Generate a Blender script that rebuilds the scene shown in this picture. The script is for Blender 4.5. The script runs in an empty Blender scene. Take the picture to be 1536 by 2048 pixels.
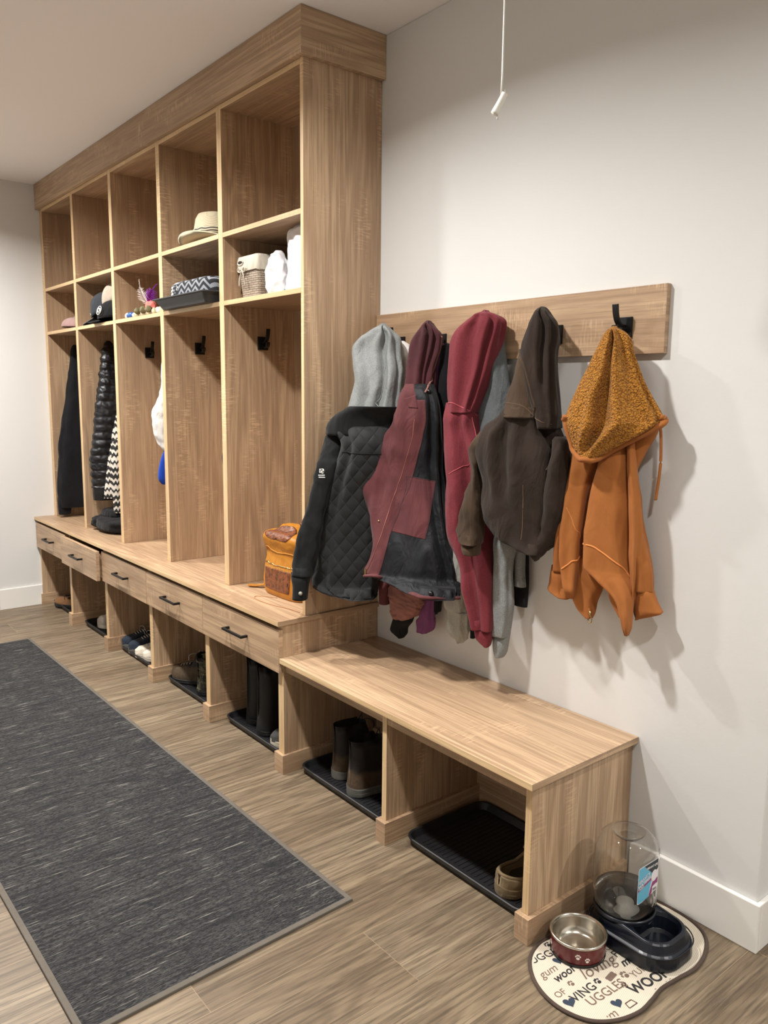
import bpy, bmesh, math, random
from mathutils import Vector, Matrix, noise
random.seed(7)
C = bpy.context.scene.collection
PI = math.pi
# ------------------------------------------------------------------ helpers
def link(o, parent=None, loc=None):
    C.objects.link(o)
    if parent is not None: o.parent = parent
    return o
def tag(o, label, cat, group=None):
    o['label'] = label; o['category'] = cat
    if group: o['group'] = group
    return o
ORIG = {}
def thing(name, label, cat, loc=(0, 0, 0), group=None):
    o = bpy.data.objects.new(name, None); o.empty_display_size = .05
    C.objects.link(o); o.location = loc; ORIG[o] = Vector(loc)
    return tag(o, label, cat, group)
def org(parent):
    v = Vector((0, 0, 0)); p = parent
    while p is not None:
        v = v + ORIG.get(p, Vector((0, 0, 0))); p = p.parent
    return v
def obj(name, bm, mats, parent=None, loc=None, smooth=False, bevel=0, sub=0, auto=None):
    """bm is in world coordinates; the object keeps its parent's origin (or loc)."""
    me = bpy.data.meshes.new(name)
    if not isinstance(mats, (list, tuple)): mats = [mats]
    for m in mats: me.materials.append(m)
    base = org(parent)
    l = Vector(loc) if loc is not None else None
    if l is None:
        if parent is None:
            xs = [v.co for v in bm.verts]
            l = Vector(((min(p.x for p in xs)+max(p.x for p in xs))/2, (min(p.y for p in xs)+max(p.y for p in xs))/2, min(p.z for p in xs)))
        else: l = base.copy()
    for v in bm.verts: v.co -= l
    bmesh.ops.recalc_face_normals(bm, faces=bm.faces[:])
    if mats[0].name.startswith('oak_melamine'):          # end faces of a board carry the grain of the other direction
        ax = 2 if mats[0] is WZ else 0; alt = WX if ax == 2 else WY; me.materials.append(alt)
        for f in bm.faces:
            if f.material_index == 0 and abs(f.normal[ax]) > .9: f.material_index = len(mats)
    bm.to_mesh(me); bm.free()
    if smooth:
        for p in me.polygons: p.use_smooth = True
    o = bpy.data.objects.new(name, me); C.objects.link(o)
    if parent is not None: o.parent = parent
    o.location = l - base; ORIG[o] = l - base
    if bevel:
        md = o.modifiers.new('bevel', 'BEVEL'); md.width = bevel; md.segments = 2; md.limit_method = 'ANGLE'; md.angle_limit = math.radians(40)
    if sub:
        md = o.modifiers.new('sub', 'SUBSURF'); md.levels = sub; md.render_levels = sub
    return o
def struct(name, bm, m, **k):
    o = obj(name, bm, m, **k); o['kind'] = 'structure'; return o
def dup(root, loc, label, group=None, rotz=None, scale=None):
    def cp(o, par):
        c = o.copy(); C.objects.link(c)
        if par is not None: c.parent = par
        for ch in list(o.children): cp(ch, c)
        return c
    kids = list(root.children)
    r = root.copy(); C.objects.link(r); r.location = loc; r['label'] = label
    if group: r['group'] = group
    if rotz is not None: r.rotation_euler = (0, 0, rotz)
    if scale: r.scale = scale
    for ch in kids: cp(ch, r)
    return r
def B(): return bmesh.new()
def box(bm, x0, x1, y0, y1, z0, z1, mi=0, front=None):
    vs = [bm.verts.new(p) for p in ((x0,y0,z0),(x1,y0,z0),(x1,y1,z0),(x0,y1,z0),(x0,y0,z1),(x1,y0,z1),(x1,y1,z1),(x0,y1,z1))]
    for k, f in enumerate(((0,1,5,4),(1,2,6,5),(2,3,7,6),(3,0,4,7),(4,5,6,7),(3,2,1,0))):
        fc = bm.faces.new([vs[i] for i in f]); fc.material_index = mi if (front is None or k != 0) else front
    return vs
def bx(*a, **k):
    bm = B(); box(bm, *a, **k); return bm
def smooth_pts(pts, n):
    """Catmull-Rom resample of tuples of any dimension."""
    out = []; N = len(pts)
    if N < 3: 
        for i in range(n):
            t = i/(n-1); out.append(tuple(a+(b-a)*t for a, b in zip(pts[0], pts[-1])))
        return out
    for i in range(n):
        t = i/(n-1)*(N-1); k = min(int(t), N-2); f = t-k
        p0 = pts[max(k-1,0)]; p1 = pts[k]; p2 = pts[k+1]; p3 = pts[min(k+2,N-1)]
        out.append(tuple(.5*((2*b)+(c-a)*f+(2*a-5*b+4*c-d)*f*f+(3*b-a-3*c+d)*f**3) for a,b,c,d in zip(p0,p1,p2,p3)))
    return out
def tube(bm, pts, r, n=8, flat=1.0, up=(0,0,1), closed=False, mi=0, caps=True):
    """pts: 3D points, r: radius or list; flat squashes the second axis."""
    P = [Vector(p) for p in pts]; N = len(P); rings = []
    for i in range(N):
        a = P[(i-1) % N] if (closed or i > 0) else P[i]; b = P[(i+1) % N] if (closed or i < N-1) else P[i]
        t = (b-a); t = t.normalized() if t.length > 1e-9 else Vector((0,0,1))
        u = Vector(up); s = t.cross(u)
        if s.length < 1e-4: s = t.cross(Vector((1,0,0)))
        s.normalize(); w = s.cross(t).normalized()
        rr = r[i] if isinstance(r, (list, tuple)) else r
        rings.append([bm.verts.new(P[i] + s*(rr*math.cos(2*PI*k/n)) + w*(rr*flat*math.sin(2*PI*k/n))) for k in range(n)])
    for i in range(N if closed else N-1):
        A = rings[i]; Bq = rings[(i+1) % N]
        for k in range(n):
            f = bm.faces.new((A[k], A[(k+1)%n], Bq[(k+1)%n], Bq[k])); f.material_index = mi; f.smooth = True
    if not closed and caps:
        for rg in (rings[0], rings[-1]):
            try: bm.faces.new(rg).material_index = mi
            except ValueError: pass
def lathe(bm, prof, c=(0,0,0), n=48, mi=0, sx=1, sy=1):
    rings = []
    for r, z in prof:
        if r < 1e-6: rings.append([bm.verts.new((c[0], c[1], c[2]+z))])
        else: rings.append([bm.verts.new((c[0]+sx*r*math.cos(2*PI*k/n), c[1]+sy*r*math.sin(2*PI*k/n), c[2]+z)) for k in range(n)])
    for A, Bq in zip(rings, rings[1:]):
        for k in range(n):
            q = [A[k % len(A)], A[(k+1) % len(A)], Bq[(k+1) % len(Bq)], Bq[k % len(Bq)]]
            u = []
            for v in q:
                if v not in u: u.append(v)
            if len(u) >= 3:
                f = bm.faces.new(u); f.material_index = mi; f.smooth = True
def rrect(x0, x1, y0, y1, r, n=6):
    pts = []
    for cx, cy, a0 in ((x1-r,y1-r,0),(x0+r,y1-r,PI/2),(x0+r,y0+r,PI),(x1-r,y0+r,3*PI/2)):
        for k in range(n+1):
            a = a0+PI/2*k/n; pts.append((cx+r*math.cos(a), cy+r*math.sin(a)))
    return pts
def stack(bm, loops, mi=0, cap0=True, cap1=True, smooth=False):
    """loops: list of lists of 3D points with equal counts -> skin."""
    R = [[bm.verts.new(p) for p in l] for l in loops]; n = len(R[0])
    for A, Bq in zip(R, R[1:]):
        for k in range(n):
            f = bm.faces.new((A[k], A[(k+1)%n], Bq[(k+1)%n], Bq[k])); f.material_index = mi; f.smooth = smooth
    if cap0: bm.faces.new(R[0][::-1]).material_index = mi
    if cap1: bm.faces.new(R[-1]).material_index = mi
    return R
# ------------------------------------------------------------------ materials
def newmat(name):
    m = bpy.data.materials.new(name); m.use_nodes = True; nt = m.node_tree
    return m, nt, nt.nodes['Principled BSDF']
def lin(c):
    return tuple(((x/255)/12.92 if x/255 <= .04045 else (((x/255)+.055)/1.055)**2.4) for x in c)+(1,)
def plain(name, col, rough=.5, metal=0, **k):
    m, nt, b = newmat(name); b.inputs['Base Color'].default_value = lin(col)
    b.inputs['Roughness'].default_value = rough; b.inputs['Metallic'].default_value = metal
    for a, v in k.items(): b.inputs[a.replace('_', ' ')].default_value = v
    return m
def N(nt, t, **k):
    n = nt.nodes.new(t)
    for a, v in k.items(): setattr(n, a, v)
    return n
def math_(nt, op, a, b=None, c=None):
    n = N(nt, 'ShaderNodeMath', operation=op)
    for i, x in enumerate((a, b, c)):
        if x is None: continue
        if isinstance(x, (int, float)): n.inputs[i].default_value = x
        else: nt.links.new(x, n.inputs[i])
    return n.outputs[0]
def coords(nt, rand=True):
    tc = N(nt, 'ShaderNodeTexCoord')
    if not rand: return tc.outputs['Object']
    oi = N(nt, 'ShaderNodeObjectInfo'); v = N(nt, 'ShaderNodeVectorMath', operation='ADD')
    mul = math_(nt, 'MULTIPLY', oi.outputs['Random'], 37.0)
    nt.links.new(tc.outputs['Object'], v.inputs[0]); nt.links.new(mul, v.inputs[1])
    return v.outputs[0]
def noise_(nt, vec, scale, detail=2, rough=.5, dist=0, stretch=None):
    if stretch:
        mp = N(nt, 'ShaderNodeMapping'); mp.inputs['Scale'].default_value = stretch; nt.links.new(vec, mp.inputs[0]); vec = mp.outputs[0]
    n = N(nt, 'ShaderNodeTexNoise'); n.inputs['Scale'].default_value = scale; n.inputs['Detail'].default_value = detail
    n.inputs['Roughness'].default_value = rough; n.inputs['Distortion'].default_value = dist
    nt.links.new(vec, n.inputs['Vector']); return n.outputs['Fac']
def ramp(nt, fac, stops):
    r = N(nt, 'ShaderNodeValToRGB'); e = r.color_ramp.elements
    while len(e) < len(stops): e.new(.5)
    for el, (p, c) in zip(e, stops): el.position = p; el.color = c if len(c) == 4 else tuple(c)+(1,)
    nt.links.new(fac, r.inputs[0]); return r.outputs[0]
def mix(nt, fac, a, b, mode='MIX'):
    n = N(nt, 'ShaderNodeMix', data_type='RGBA', blend_type=mode)
    for i, x in ((0, fac), (6, a), (7, b)):
        if isinstance(x, (int, float)): n.inputs[i].default_value = x
        elif isinstance(x, tuple): n.inputs[i].default_value = x
        else: nt.links.new(x, n.inputs[i])
    return n.outputs[2]
def bump(nt, b, h, strength=.3, dist=.002):
    n = N(nt, 'ShaderNodeBump'); n.inputs['Strength'].default_value = strength; n.inputs['Distance'].default_value = dist
    nt.links.new(h, n.inputs['Height']); nt.links.new(n.outputs[0], b.inputs['Normal']); return n
def wood(name, axis, c0=(204,174,140), c1=(156,127,100), rough=.42):
    """Sawn light-oak melamine, grain along the axis."""
    m, nt, b = newmat(name); v = coords(nt)
    st = [1, 1, 1]; st['xyz'.index(axis)] = .07
    fig = noise_(nt, v, 5.5, 3, .55, .6, tuple(st))
    bands = math_(nt, 'SINE', math_(nt, 'MULTIPLY', fig, 62.0))
    bands = math_(nt, 'MULTIPLY_ADD', bands, .5, .5)
    st2 = [1, 1, 1]; st2['xyz'.index(axis)] = .025
    fib = noise_(nt, v, 150, 3, .7, 0, tuple(st2))
    broad = noise_(nt, v, 2.2, 2, .5, 0, tuple([1 if s == 1 else .15 for s in st]))
    # cross-grain saw marks in patches
    st3 = [.12, .12, .12]; st3['xyz'.index(axis)] = 1
    saw = noise_(nt, v, 190, 1, .5, 0, tuple(st3))
    st4 = [1, 1, 1]; st4['xyz'.index(axis)] = .45
    msk = noise_(nt, v, 11, 2, .5, 0, tuple(st4))
    msk = ramp(nt, msk, [(.54, (0,0,0)), (.68, (1,1,1))])
    sawr = ramp(nt, saw, [(.50, (0,0,0)), (.62, (1,1,1))])
    base = mix(nt, ramp(nt, bands, [(.0, (0,0,0)), (1, (1,1,1))]), lin(c0), lin(tuple(a*.42+b_*.58 for a, b_ in zip(c0, c1))))
    base = mix(nt, ramp(nt, broad, [(.38, (0,0,0)), (.66, (.75,.75,.75))]), base, lin(c1))
    base = mix(nt, ramp(nt, fib, [(.38, (.5,.5,.5)), (.56, (0,0,0))]), base, lin(tuple(x*.86 for x in c1)))
    sm = math_(nt, 'MULTIPLY', msk, sawr); sm = math_(nt, 'MULTIPLY', sm, .42)
    base = mix(nt, sm, base, lin(tuple(min(255, x*1.12) for x in c0)))
    nt.links.new(base, b.inputs['Base Color']); b.inputs['Roughness'].default_value = rough
    bump(nt, b, fib, .12, .0006)
    return m
def cloth(name, col, col2=None, scale=700, rough=.9, heather=0, wr=.4, sheen=.07, wscale=14):
    """Woven/knit fabric with soft wrinkles; heather mixes a second colour in fine flecks."""
    m, nt, b = newmat(name); v = coords(nt, False)
    fine = noise_(nt, v, scale, 2, .6)
    big = noise_(nt, v, 9, 3, .55)
    c2 = col2 or tuple(x*.82 for x in col)
    f = ramp(nt, fine, [(.36, (0,0,0)), (.66, (1,1,1))]) if heather else ramp(nt, big, [(.35, (0,0,0)), (.7, (.7,.7,.7))])
    nt.links.new(mix(nt, f, lin(col), lin(c2)), b.inputs['Base Color'])
    b.inputs['Roughness'].default_value = rough
    b.inputs['Sheen Weight'].default_value = sheen; b.inputs['Specular IOR Level'].default_value = .25
    wrk = noise_(nt, v, wscale, 3, .5, .8, (1, 1, .45))
    h = math_(nt, 'MULTIPLY_ADD', wrk, 8.0, math_(nt, 'MULTIPLY', fine, .35))
    bump(nt, b, h, wr, .004)
    return m
WX = wood('oak_melamine_grain_x', 'x'); WZ = wood('oak_melamine_grain_z', 'z'); WY = wood('oak_melamine_grain_y', 'y')
EDGE = wood('oak_edge_banding', 'z', (226,196,152), (206,172,128))  # both banding materials paled: light on the front edges is in their colour
EDGEX = wood('oak_edge_banding_lit_tone_x', 'x', (226,196,152), (206,172,128))
BLACK = plain('black_matte_metal', (18,18,19), .45, .3)
RUBBER = None
def mk_rubber():
    m, nt, b = newmat('black_ribbed_plastic'); v = coords(nt, False)
    b.inputs['Base Color'].default_value = lin((22,22,24)); b.inputs['Roughness'].default_value = .5
    bump(nt, b, noise_(nt, v, 90, 2, .5), .4, .002); return m
RUBBER = mk_rubber()
def mk_wall():
    m, nt, b = newmat('off_white_wall_paint'); v = coords(nt, False)
    nt.links.new(mix(nt, ramp(nt, noise_(nt, v, 1.2, 2), [(.4,(0,0,0)),(.7,(1,1,1))]), lin((217,216,213)), lin((214,213,210))), b.inputs['Base Color'])
    b.inputs['Roughness'].default_value = .75
    h = math_(nt, 'ADD', noise_(nt, v, 9, 3, .6), math_(nt, 'MULTIPLY', noise_(nt, v, 160, 2), .12))
    bump(nt, b, h, .25, .004); return m
WALL = mk_wall()
CEIL = plain('white_ceiling_paint', (244,241,240), .85)
TRIM = plain('white_satin_trim', (232,230,224), .35)
def mk_floor():
    m, nt, b = newmat('vinyl_plank_floor'); v = coords(nt, False)
    mp = N(nt, 'ShaderNodeMapping'); mp.inputs['Rotation'].default_value = (0, 0, PI/2); nt.links.new(v, mp.inputs[0])
    br = N(nt, 'ShaderNodeTexBrick'); nt.links.new(mp.outputs[0], br.inputs['Vector'])
    br.inputs['Scale'].default_value = 1; br.inputs['Brick Width'].default_value = 1.22; br.inputs['Row Height'].default_value = .228
    br.inputs['Mortar Size'].default_value = .0009; br.inputs['Mortar Smooth'].default_value = .4; br.offset = .37; br.offset_frequency = 2
    br.inputs['Color1'].default_value = (0,0,0,1); br.inputs['Color2'].default_value = (1,1,1,1)
    rnd = N(nt, 'ShaderNodeSeparateColor'); nt.links.new(br.outputs['Color'], rnd.inputs[0])
    off = N(nt, 'ShaderNodeVectorMath', operation='MULTIPLY_ADD')
    cb = N(nt, 'ShaderNodeCombineXYZ')
    for i in range(3): nt.links.new(rnd.outputs[0], cb.inputs[i])
    nt.links.new(cb.outputs[0], off.inputs[0]); off.inputs[1].default_value = (13, 17, 11); nt.links.new(v, off.inputs[2])
    vv = off.outputs[0]
    fig = noise_(nt, vv, 6, 3, .6, .9, (1, .11, 1))
    bands = math_(nt, 'MULTIPLY_ADD', math_(nt, 'SINE', math_(nt, 'MULTIPLY', fig, 70)), .5, .5)
    fib = noise_(nt, vv, 120, 4, .75, 0, (1, .035, 1))
    st = noise_(nt, vv, 26, 3, .6, .3, (1, .06, 1))
    c = mix(nt, ramp(nt, fig, [(.3,(0,0,0)),(.72,(1,1,1))]), lin((148,131,107)), lin((112,97,78)))
    c = mix(nt, math_(nt, 'MULTIPLY', bands, .45), c, lin((92,78,62)))
    c = mix(nt, ramp(nt, st, [(.5,(0,0,0)),(.75,(.7,.7,.7))]), c, lin((168,151,125)))
    c = mix(nt, ramp(nt, fib, [(.38,(.75,.75,.75)),(.55,(0,0,0))]), c, lin((78,66,52)))
    tint = mix(nt, rnd.outputs[0], lin((240,236,232)), lin((255,255,255)))
    c = mix(nt, 1.0, c, tint, 'MULTIPLY')
    c = mix(nt, math_(nt, 'MULTIPLY', br.outputs['Fac'], .5), c, lin((176,152,122)))
    nt.links.new(c, b.inputs['Base Color']); b.inputs['Roughness'].default_value = .48
    bump(nt, b, fib, .2, .0008); return m
FLOOR = mk_floor()
# ------------------------------------------------------------------ camera
cam = bpy.data.cameras.new('camera'); co = bpy.data.objects.new('camera', cam); C.objects.link(co)
co.location = (2.45878, -1.96540, 1.44261)
co.rotation_euler = (1.42271533, -.01000957, .89099455)
cam.sensor_fit = 'VERTICAL'; cam.sensor_height = 36; cam.lens = 36*1586.89/2048; cam.clip_start = .02
bpy.context.scene.camera = co
# ------------------------------------------------------------------ the room
XL = -3.098; ZC = 2.742; YB = -3.2; XR = 4.6; XW = 1.602
struct('floor', bx(XL-.1, XR+.1, YB-.1, 1.4, -.1, 0), FLOOR, loc=(0,0,0))
struct('ceiling', bx(XL-.1, XR+.1, YB-.1, 1.4, ZC, ZC+.1), CEIL, loc=(0,0,0))
struct('wall_back', bx(XL, XW, 0, 1.25, 0, ZC), WALL, loc=(0,0,0), bevel=.004)
struct('wall_left', bx(XL-.1, XL, YB, 0, 0, ZC), WALL, loc=(0,0,0))
struct('wall_front', bx(XL-.1, XR, YB-.1, YB, 0, ZC), WALL, loc=(0,0,0))
struct('wall_right', bx(XR, XR+.1, YB, 1.25, 0, ZC), WALL, loc=(0,0,0))
struct('wall_hall', bx(XW, XR, 1.25, 1.35, 0, ZC), WALL, loc=(0,0,0))
def bboard(name, x0, x1, y0, y1):
    struct(name, bx(x0, x1, y0, y1, 0, .1375), TRIM, loc=(0,0,0), bevel=.003)
bboard('baseboard_left', XL, XL+.014, -.727, -.452)
bm = B(); box(bm, 1.226, XW+.0135, -.015, 0, 0, .1375); box(bm, XW, XW+.0135, 0, 1.25, 0, .1375); struct('baseboard_back', bm, TRIM, loc=(0,0,0), bevel=.003)
bboard('baseboard_front', XL, XR, YB, YB+.014)
bm = B(); box(bm, XL, XL+.018, -.815, -.727, 0, 2.12); box(bm, XL, XL+.018, -1.75, -1.662, 0, 2.12); box(bm, XL, XL+.018, -1.75, -.727, 2.12, 2.2)
struct('trim_1', bm, TRIM, loc=(0,0,0), bevel=.002)
bm = B(); box(bm, XL, XL+.006, -1.662, -.815, .008, 2.12)
for z0, z1 in ((.15,.95),(1.1,1.95)):
    box(bm, XL+.006, XL+.010, -1.54, -.94, z0, z1)
d1 = struct('door_1', bm, TRIM, loc=(0,0,0), bevel=.004)
bm = B(); lathe(bm, [(0,0),(.026,0),(.026,.01),(.012,.014),(.012,.04),(.027,.05),(.024,.075),(0,.08)], n=24)
bmesh.ops.rotate(bm, verts=bm.verts, matrix=Matrix.Rotation(PI/2, 3, 'Y')); bmesh.ops.translate(bm, verts=bm.verts, vec=(XL+.006, -.89, 1.0))
obj('door_handle', bm, BLACK, d1)
# ------------------------------------------------------------------ downlights
EM, nt, b = newmat('lit_downlight_lens'); b.inputs['Emission Color'].default_value = (1, .93, .82, 1); b.inputs['Emission Strength'].default_value = 14
wy = -1.26; d2r_ = math.radians
for i, (lx, ly, e) in enumerate(((.58, wy, 1.15), (-.9, wy, 1.1), (-2.12, wy, 1.2), (2.5, wy, .72), (3.6, .2, 1.0))):
    t = thing('ceiling_light', 'round recessed ceiling downlight, white trim, lit, %s' % ('above the bench', 'above the middle lockers', 'above the far lockers by the end wall', 'above the end of the bench wall', 'around the corner of the wall')[i], 'ceiling light', (lx, ly, ZC), 'recessed downlights along the hall')
    bm = B(); lathe(bm, [(.075,0),(.095,-.004),(.098,0),(.098,.001)], c=(lx,ly,ZC-.001), n=40); obj('trim_ring', bm, TRIM, t, smooth=True)
    bm = B(); lathe(bm, [(0,-.002),(.074,-.002),(.074,0)], c=(lx,ly,ZC), n=40); obj('lens', bm, EM, t)
    la = bpy.data.lights.new('downlight_lamp', 'AREA'); la.shape = 'DISK'; la.size = .13; la.energy = 38.5*e; la.color = (1.0, .976, .945); la.spread = d2r_(152)
    lo = bpy.data.objects.new('downlight_lamp', la); C.objects.link(lo); lo.location = (lx, ly, ZC-.006)
w = bpy.data.worlds.new('world'); bpy.context.scene.world = w; w.use_nodes = True
w.node_tree.nodes['Background'].inputs[0].default_value = (.9,.92,1,1); w.node_tree.nodes['Background'].inputs[1].default_value = .0
sc = bpy.context.scene; sc.view_settings.view_transform = 'Standard'; sc.view_settings.look = 'None'; sc.view_settings.exposure = 0.0; sc.view_settings.gamma = 1; sc.view_settings.use_curve_mapping = False
# ------------------------------------------------------------------ tall open locker cabinet
T = .019
D = [-3.0273, -2.4347, -1.8267, -1.2106, -.6040, 0.0]      # right faces of the uprights
YT = -.352; ZCT = .604; ZT = 2.567; ZU = 2.0906; ZLo = 1.8178
cab = thing('locker_cabinet', 'tall pale oak open locker cabinet with five bays and deep crown above the drawer base', 'locker cabinet', (-1.5, 0, ZCT))
def panel(name, par, x0, x1, y0, y1, z0, z1, m=None, bevel=.0008):
    return obj(name, bx(x0, x1, y0, y1, z0, z1, front=1), m or [WZ, EDGE], par, bevel=bevel)
panel('side_panel', cab, -T, 0, YT, -.001, ZCT, ZT+.02)
panel('side_panel', cab, D[0]-T, D[0], YT, -.001, ZCT, ZT+.02)
panel('scribe_strip', cab, XL+.001, D[0]-T, YT+.006, YT+.025, ZCT, ZT+.02)
for x in D[1:5]: panel('divider', cab, x-.038, x, YT, -.001, ZCT, ZT+.02)
for k in range(5):
    x0 = D[k]; x1 = D[k+1] - (.038 if k < 4 else T)
    obj('back_panel', bx(x0, x1, -.012, -.001, ZCT, ZT), WZ, cab)
    for z in (ZU, ZLo): obj('shelf', bx(x0, x1, YT, -.012, z-T, z, front=1), [WX, EDGEX], cab, bevel=.0008)
    obj('top_panel', bx(x0, x1, YT, -.012, ZT, ZT+T, front=1), [WX, EDGEX], cab, bevel=.0008)
crown = obj('crown', bx(-3.095, .0216, -.3725, -.001, ZT+.02, ZC-.001), WX, cab, bevel=.001)
def hook_mesh(bm, n=(1,0,0), s=(0,1,0), o=(0,0,0)):
    """Double coat hook; n points away from the surface, s along it, o the plate's centre on the surface."""
    n = Vector(n); s = Vector(s); z = Vector((0,0,1)); o = Vector(o)
    def P(a, b_, c): return o + n*a + s*b_ + z*c
    def bb(a0,a1,b0,b1,c0,c1):
        vs = [bm.verts.new(P(a,b_,c)) for a,b_,c in ((a0,b0,c0),(a1,b0,c0),(a1,b1,c0),(a0,b1,c0),(a0,b0,c1),(a1,b0,c1),(a1,b1,c1),(a0,b1,c1))]
        for f in ((0,1,5,4),(1,2,6,5),(2,3,7,6),(3,0,4,7),(4,5,6,7),(3,2,1,0)): bm.faces.new([vs[i] for i in f])
    bb(0, .007, -.025, .025, -.028, .028)
    def strip(pts, w, t):
        P2 = smooth_pts(pts, 14); loops = []
        for i, (a, c) in enumerate(P2):
            a0, c0 = P2[max(i-1,0)]; a1, c1 = P2[min(i+1,len(P2)-1)]
            l = math.hypot(a1-a0, c1-c0) or 1; na, nc = -(c1-c0)/l, (a1-a0)/l
            ww = w*(1+.25*i/len(P2))
            loops.append([P(a+na*t/2, -ww/2, c+nc*t/2), P(a-na*t/2, -ww/2, c-nc*t/2), P(a-na*t/2, ww/2, c-nc*t/2), P(a+na*t/2, ww/2, c+nc*t/2)])
        stack(bm, loops)
    strip([(.005,.004),(.024,.004),(.038,.016),(.046,.036),(.050,.060)], .015, .007)
    strip([(.005,-.006),(.024,-.016),(.040,-.014),(.048,.004)], .015, .007)
def hook(par, o, n, s):
    bm = B(); hook_mesh(bm, n, s, o); return obj('coat_hook', bm, BLACK, par, bevel=.0015)
for x in D[:5]: hook(cab, (x, -.170, 1.652), (1,0,0), (0,1,0))
for x in D[1:5]: hook(cab, (x-.038, -.170, 1.652), (-1,0,0), (0,1,0))
hook(cab, (-T, -.170, 1.652), (-1,0,0), (0,1,0))
# ------------------------------------------------------------------ countertop and drawer base
ct = obj('countertop', bx(XL+.001, .010, -.480, -.001, ZCT-T, ZCT-.0006, front=1), [WX, EDGEX], bevel=.001)
tag(ct, 'long pale oak countertop slab lying on the drawer base under the lockers', 'countertop')
PF = [-3.0775, -2.455, -1.8405, -1.2225, -.6095, 0.0005]     # right faces of the base uprights
base = thing('drawer_base', 'long low pale oak base unit with five drawers over open boot cubbies', 'base cabinet', (-1.5, 0, 0))
YF = -.451; ZD = .4005
for i, x in enumerate(PF):
    w_ = T if i == 0 else .038
    panel('upright', base, x-w_, x, YF, -.001, 0, ZCT-T-.0008)
    bm = B(); box(bm, max(x-w_-.0115, XL+.001), x+.0115, -.465, YF-.0005, 0, .075)
    if i: box(bm, x-w_-.0115, x-w_-.0002, YF-.0005, -.02, 0, .075)
    if i < 5: box(bm, x+.0002, x+.0115, YF-.0005, -.02, 0, .075)
    else: box(bm, x+.0002, x+.0115, YF-.0005, -.02, 0, .075)
    obj('plinth_block', bm, WX, base, bevel=.001)
for k in range(5):
    x0 = PF[k]; x1 = PF[k+1]-.038
    obj('back_panel', bx(x0, x1, -.012, -.001, 0, ZCT-T-.001), WZ, base)
    obj('cubby_top', bx(x0, x1, YF+.02, -.012, ZD-.012, ZD), WX, base)
    a = XL+.008 if k == 0 else PF[k]-.019+.0012; b_ = PF[k+1]-.019-.0012 if k < 4 else -.0005
    dy = (-.004, -.030, -.001, 0, 0)[k]
    dz = (0, .000, 0, 0, 0)[k]
    dr = obj('drawer', bx(a, b_, YF-T-.0005+dy, YF-.0005+dy, ZD+dz, .567+dz), WX, base, loc=((a+b_)/2, YF, ZD), bevel=.001)
    bm = B(); y0 = YF+dy
    box(bm, x0+.013, x0+.026, y0, -.05, ZD+.02, .545); box(bm, x1-.026, x1-.013, y0, -.05, ZD+.02, .545); box(bm, x0+.026, x1-.026, y0, -.05, ZD+.02, ZD+.032)
    obj('drawer_box', bm, WX, dr)
    bm = B(); cx = (a+b_)/2; hy = YF-T-.0005+dy; hz = .487
    cx += (.0, 0, 0, 0, -.0)[k]
    box(bm, cx-.080, cx+.080, hy-.032, hy-.023, hz-.005, hz+.005)
    box(bm, cx-.080, cx-.069, hy-.0235, hy, hz-.005, hz+.005); box(bm, cx+.069, cx+.080, hy-.0235, hy, hz-.005, hz+.005)
    obj('drawer_handle', bm, BLACK, dr, bevel=.001)
# ------------------------------------------------------------------ low bench
bench = thing('bench', 'low pale oak bench with two open boot cubbies under the coats', 'bench', (.62, 0, 0))
obj('seat_top', bx(.002, 1.2265, -.4700, -.001, .4405, .4596, front=1), [WX, EDGEX], bench, bevel=.001)
for x in (.6103, 1.2095):
    panel('upright', bench, x-.022, x, -.446, -.001, 0, .4404)
    bm = B(); box(bm, x-.022-.0115, x+.0145, -.462, -.4465, 0, .075); box(bm, x-.022-.0115, x-.0222, -.4465, -.02, 0, .075); box(bm, x+.0002, x+.0145, -.4465, -.02 if x < 1 else -.0155, 0, .075)
    obj('plinth_block', bm, WX, bench, bevel=.001)
for x0, x1 in ((.012, .588), (.6105, 1.187)):
    obj('apron', bx(x0-.010 if x0 < .1 else x0, x1, -.444, -.425, .402, .4404), WX, bench, bevel=.001)
    obj('back_panel', bx(x0, x1, -.012, -.001, .0, .4404), WZ, bench)
    obj('back_rail', bx(x0, x1, -.028, -.012, .0, .075 if x0 < .1 else .14), WX, bench)
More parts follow.
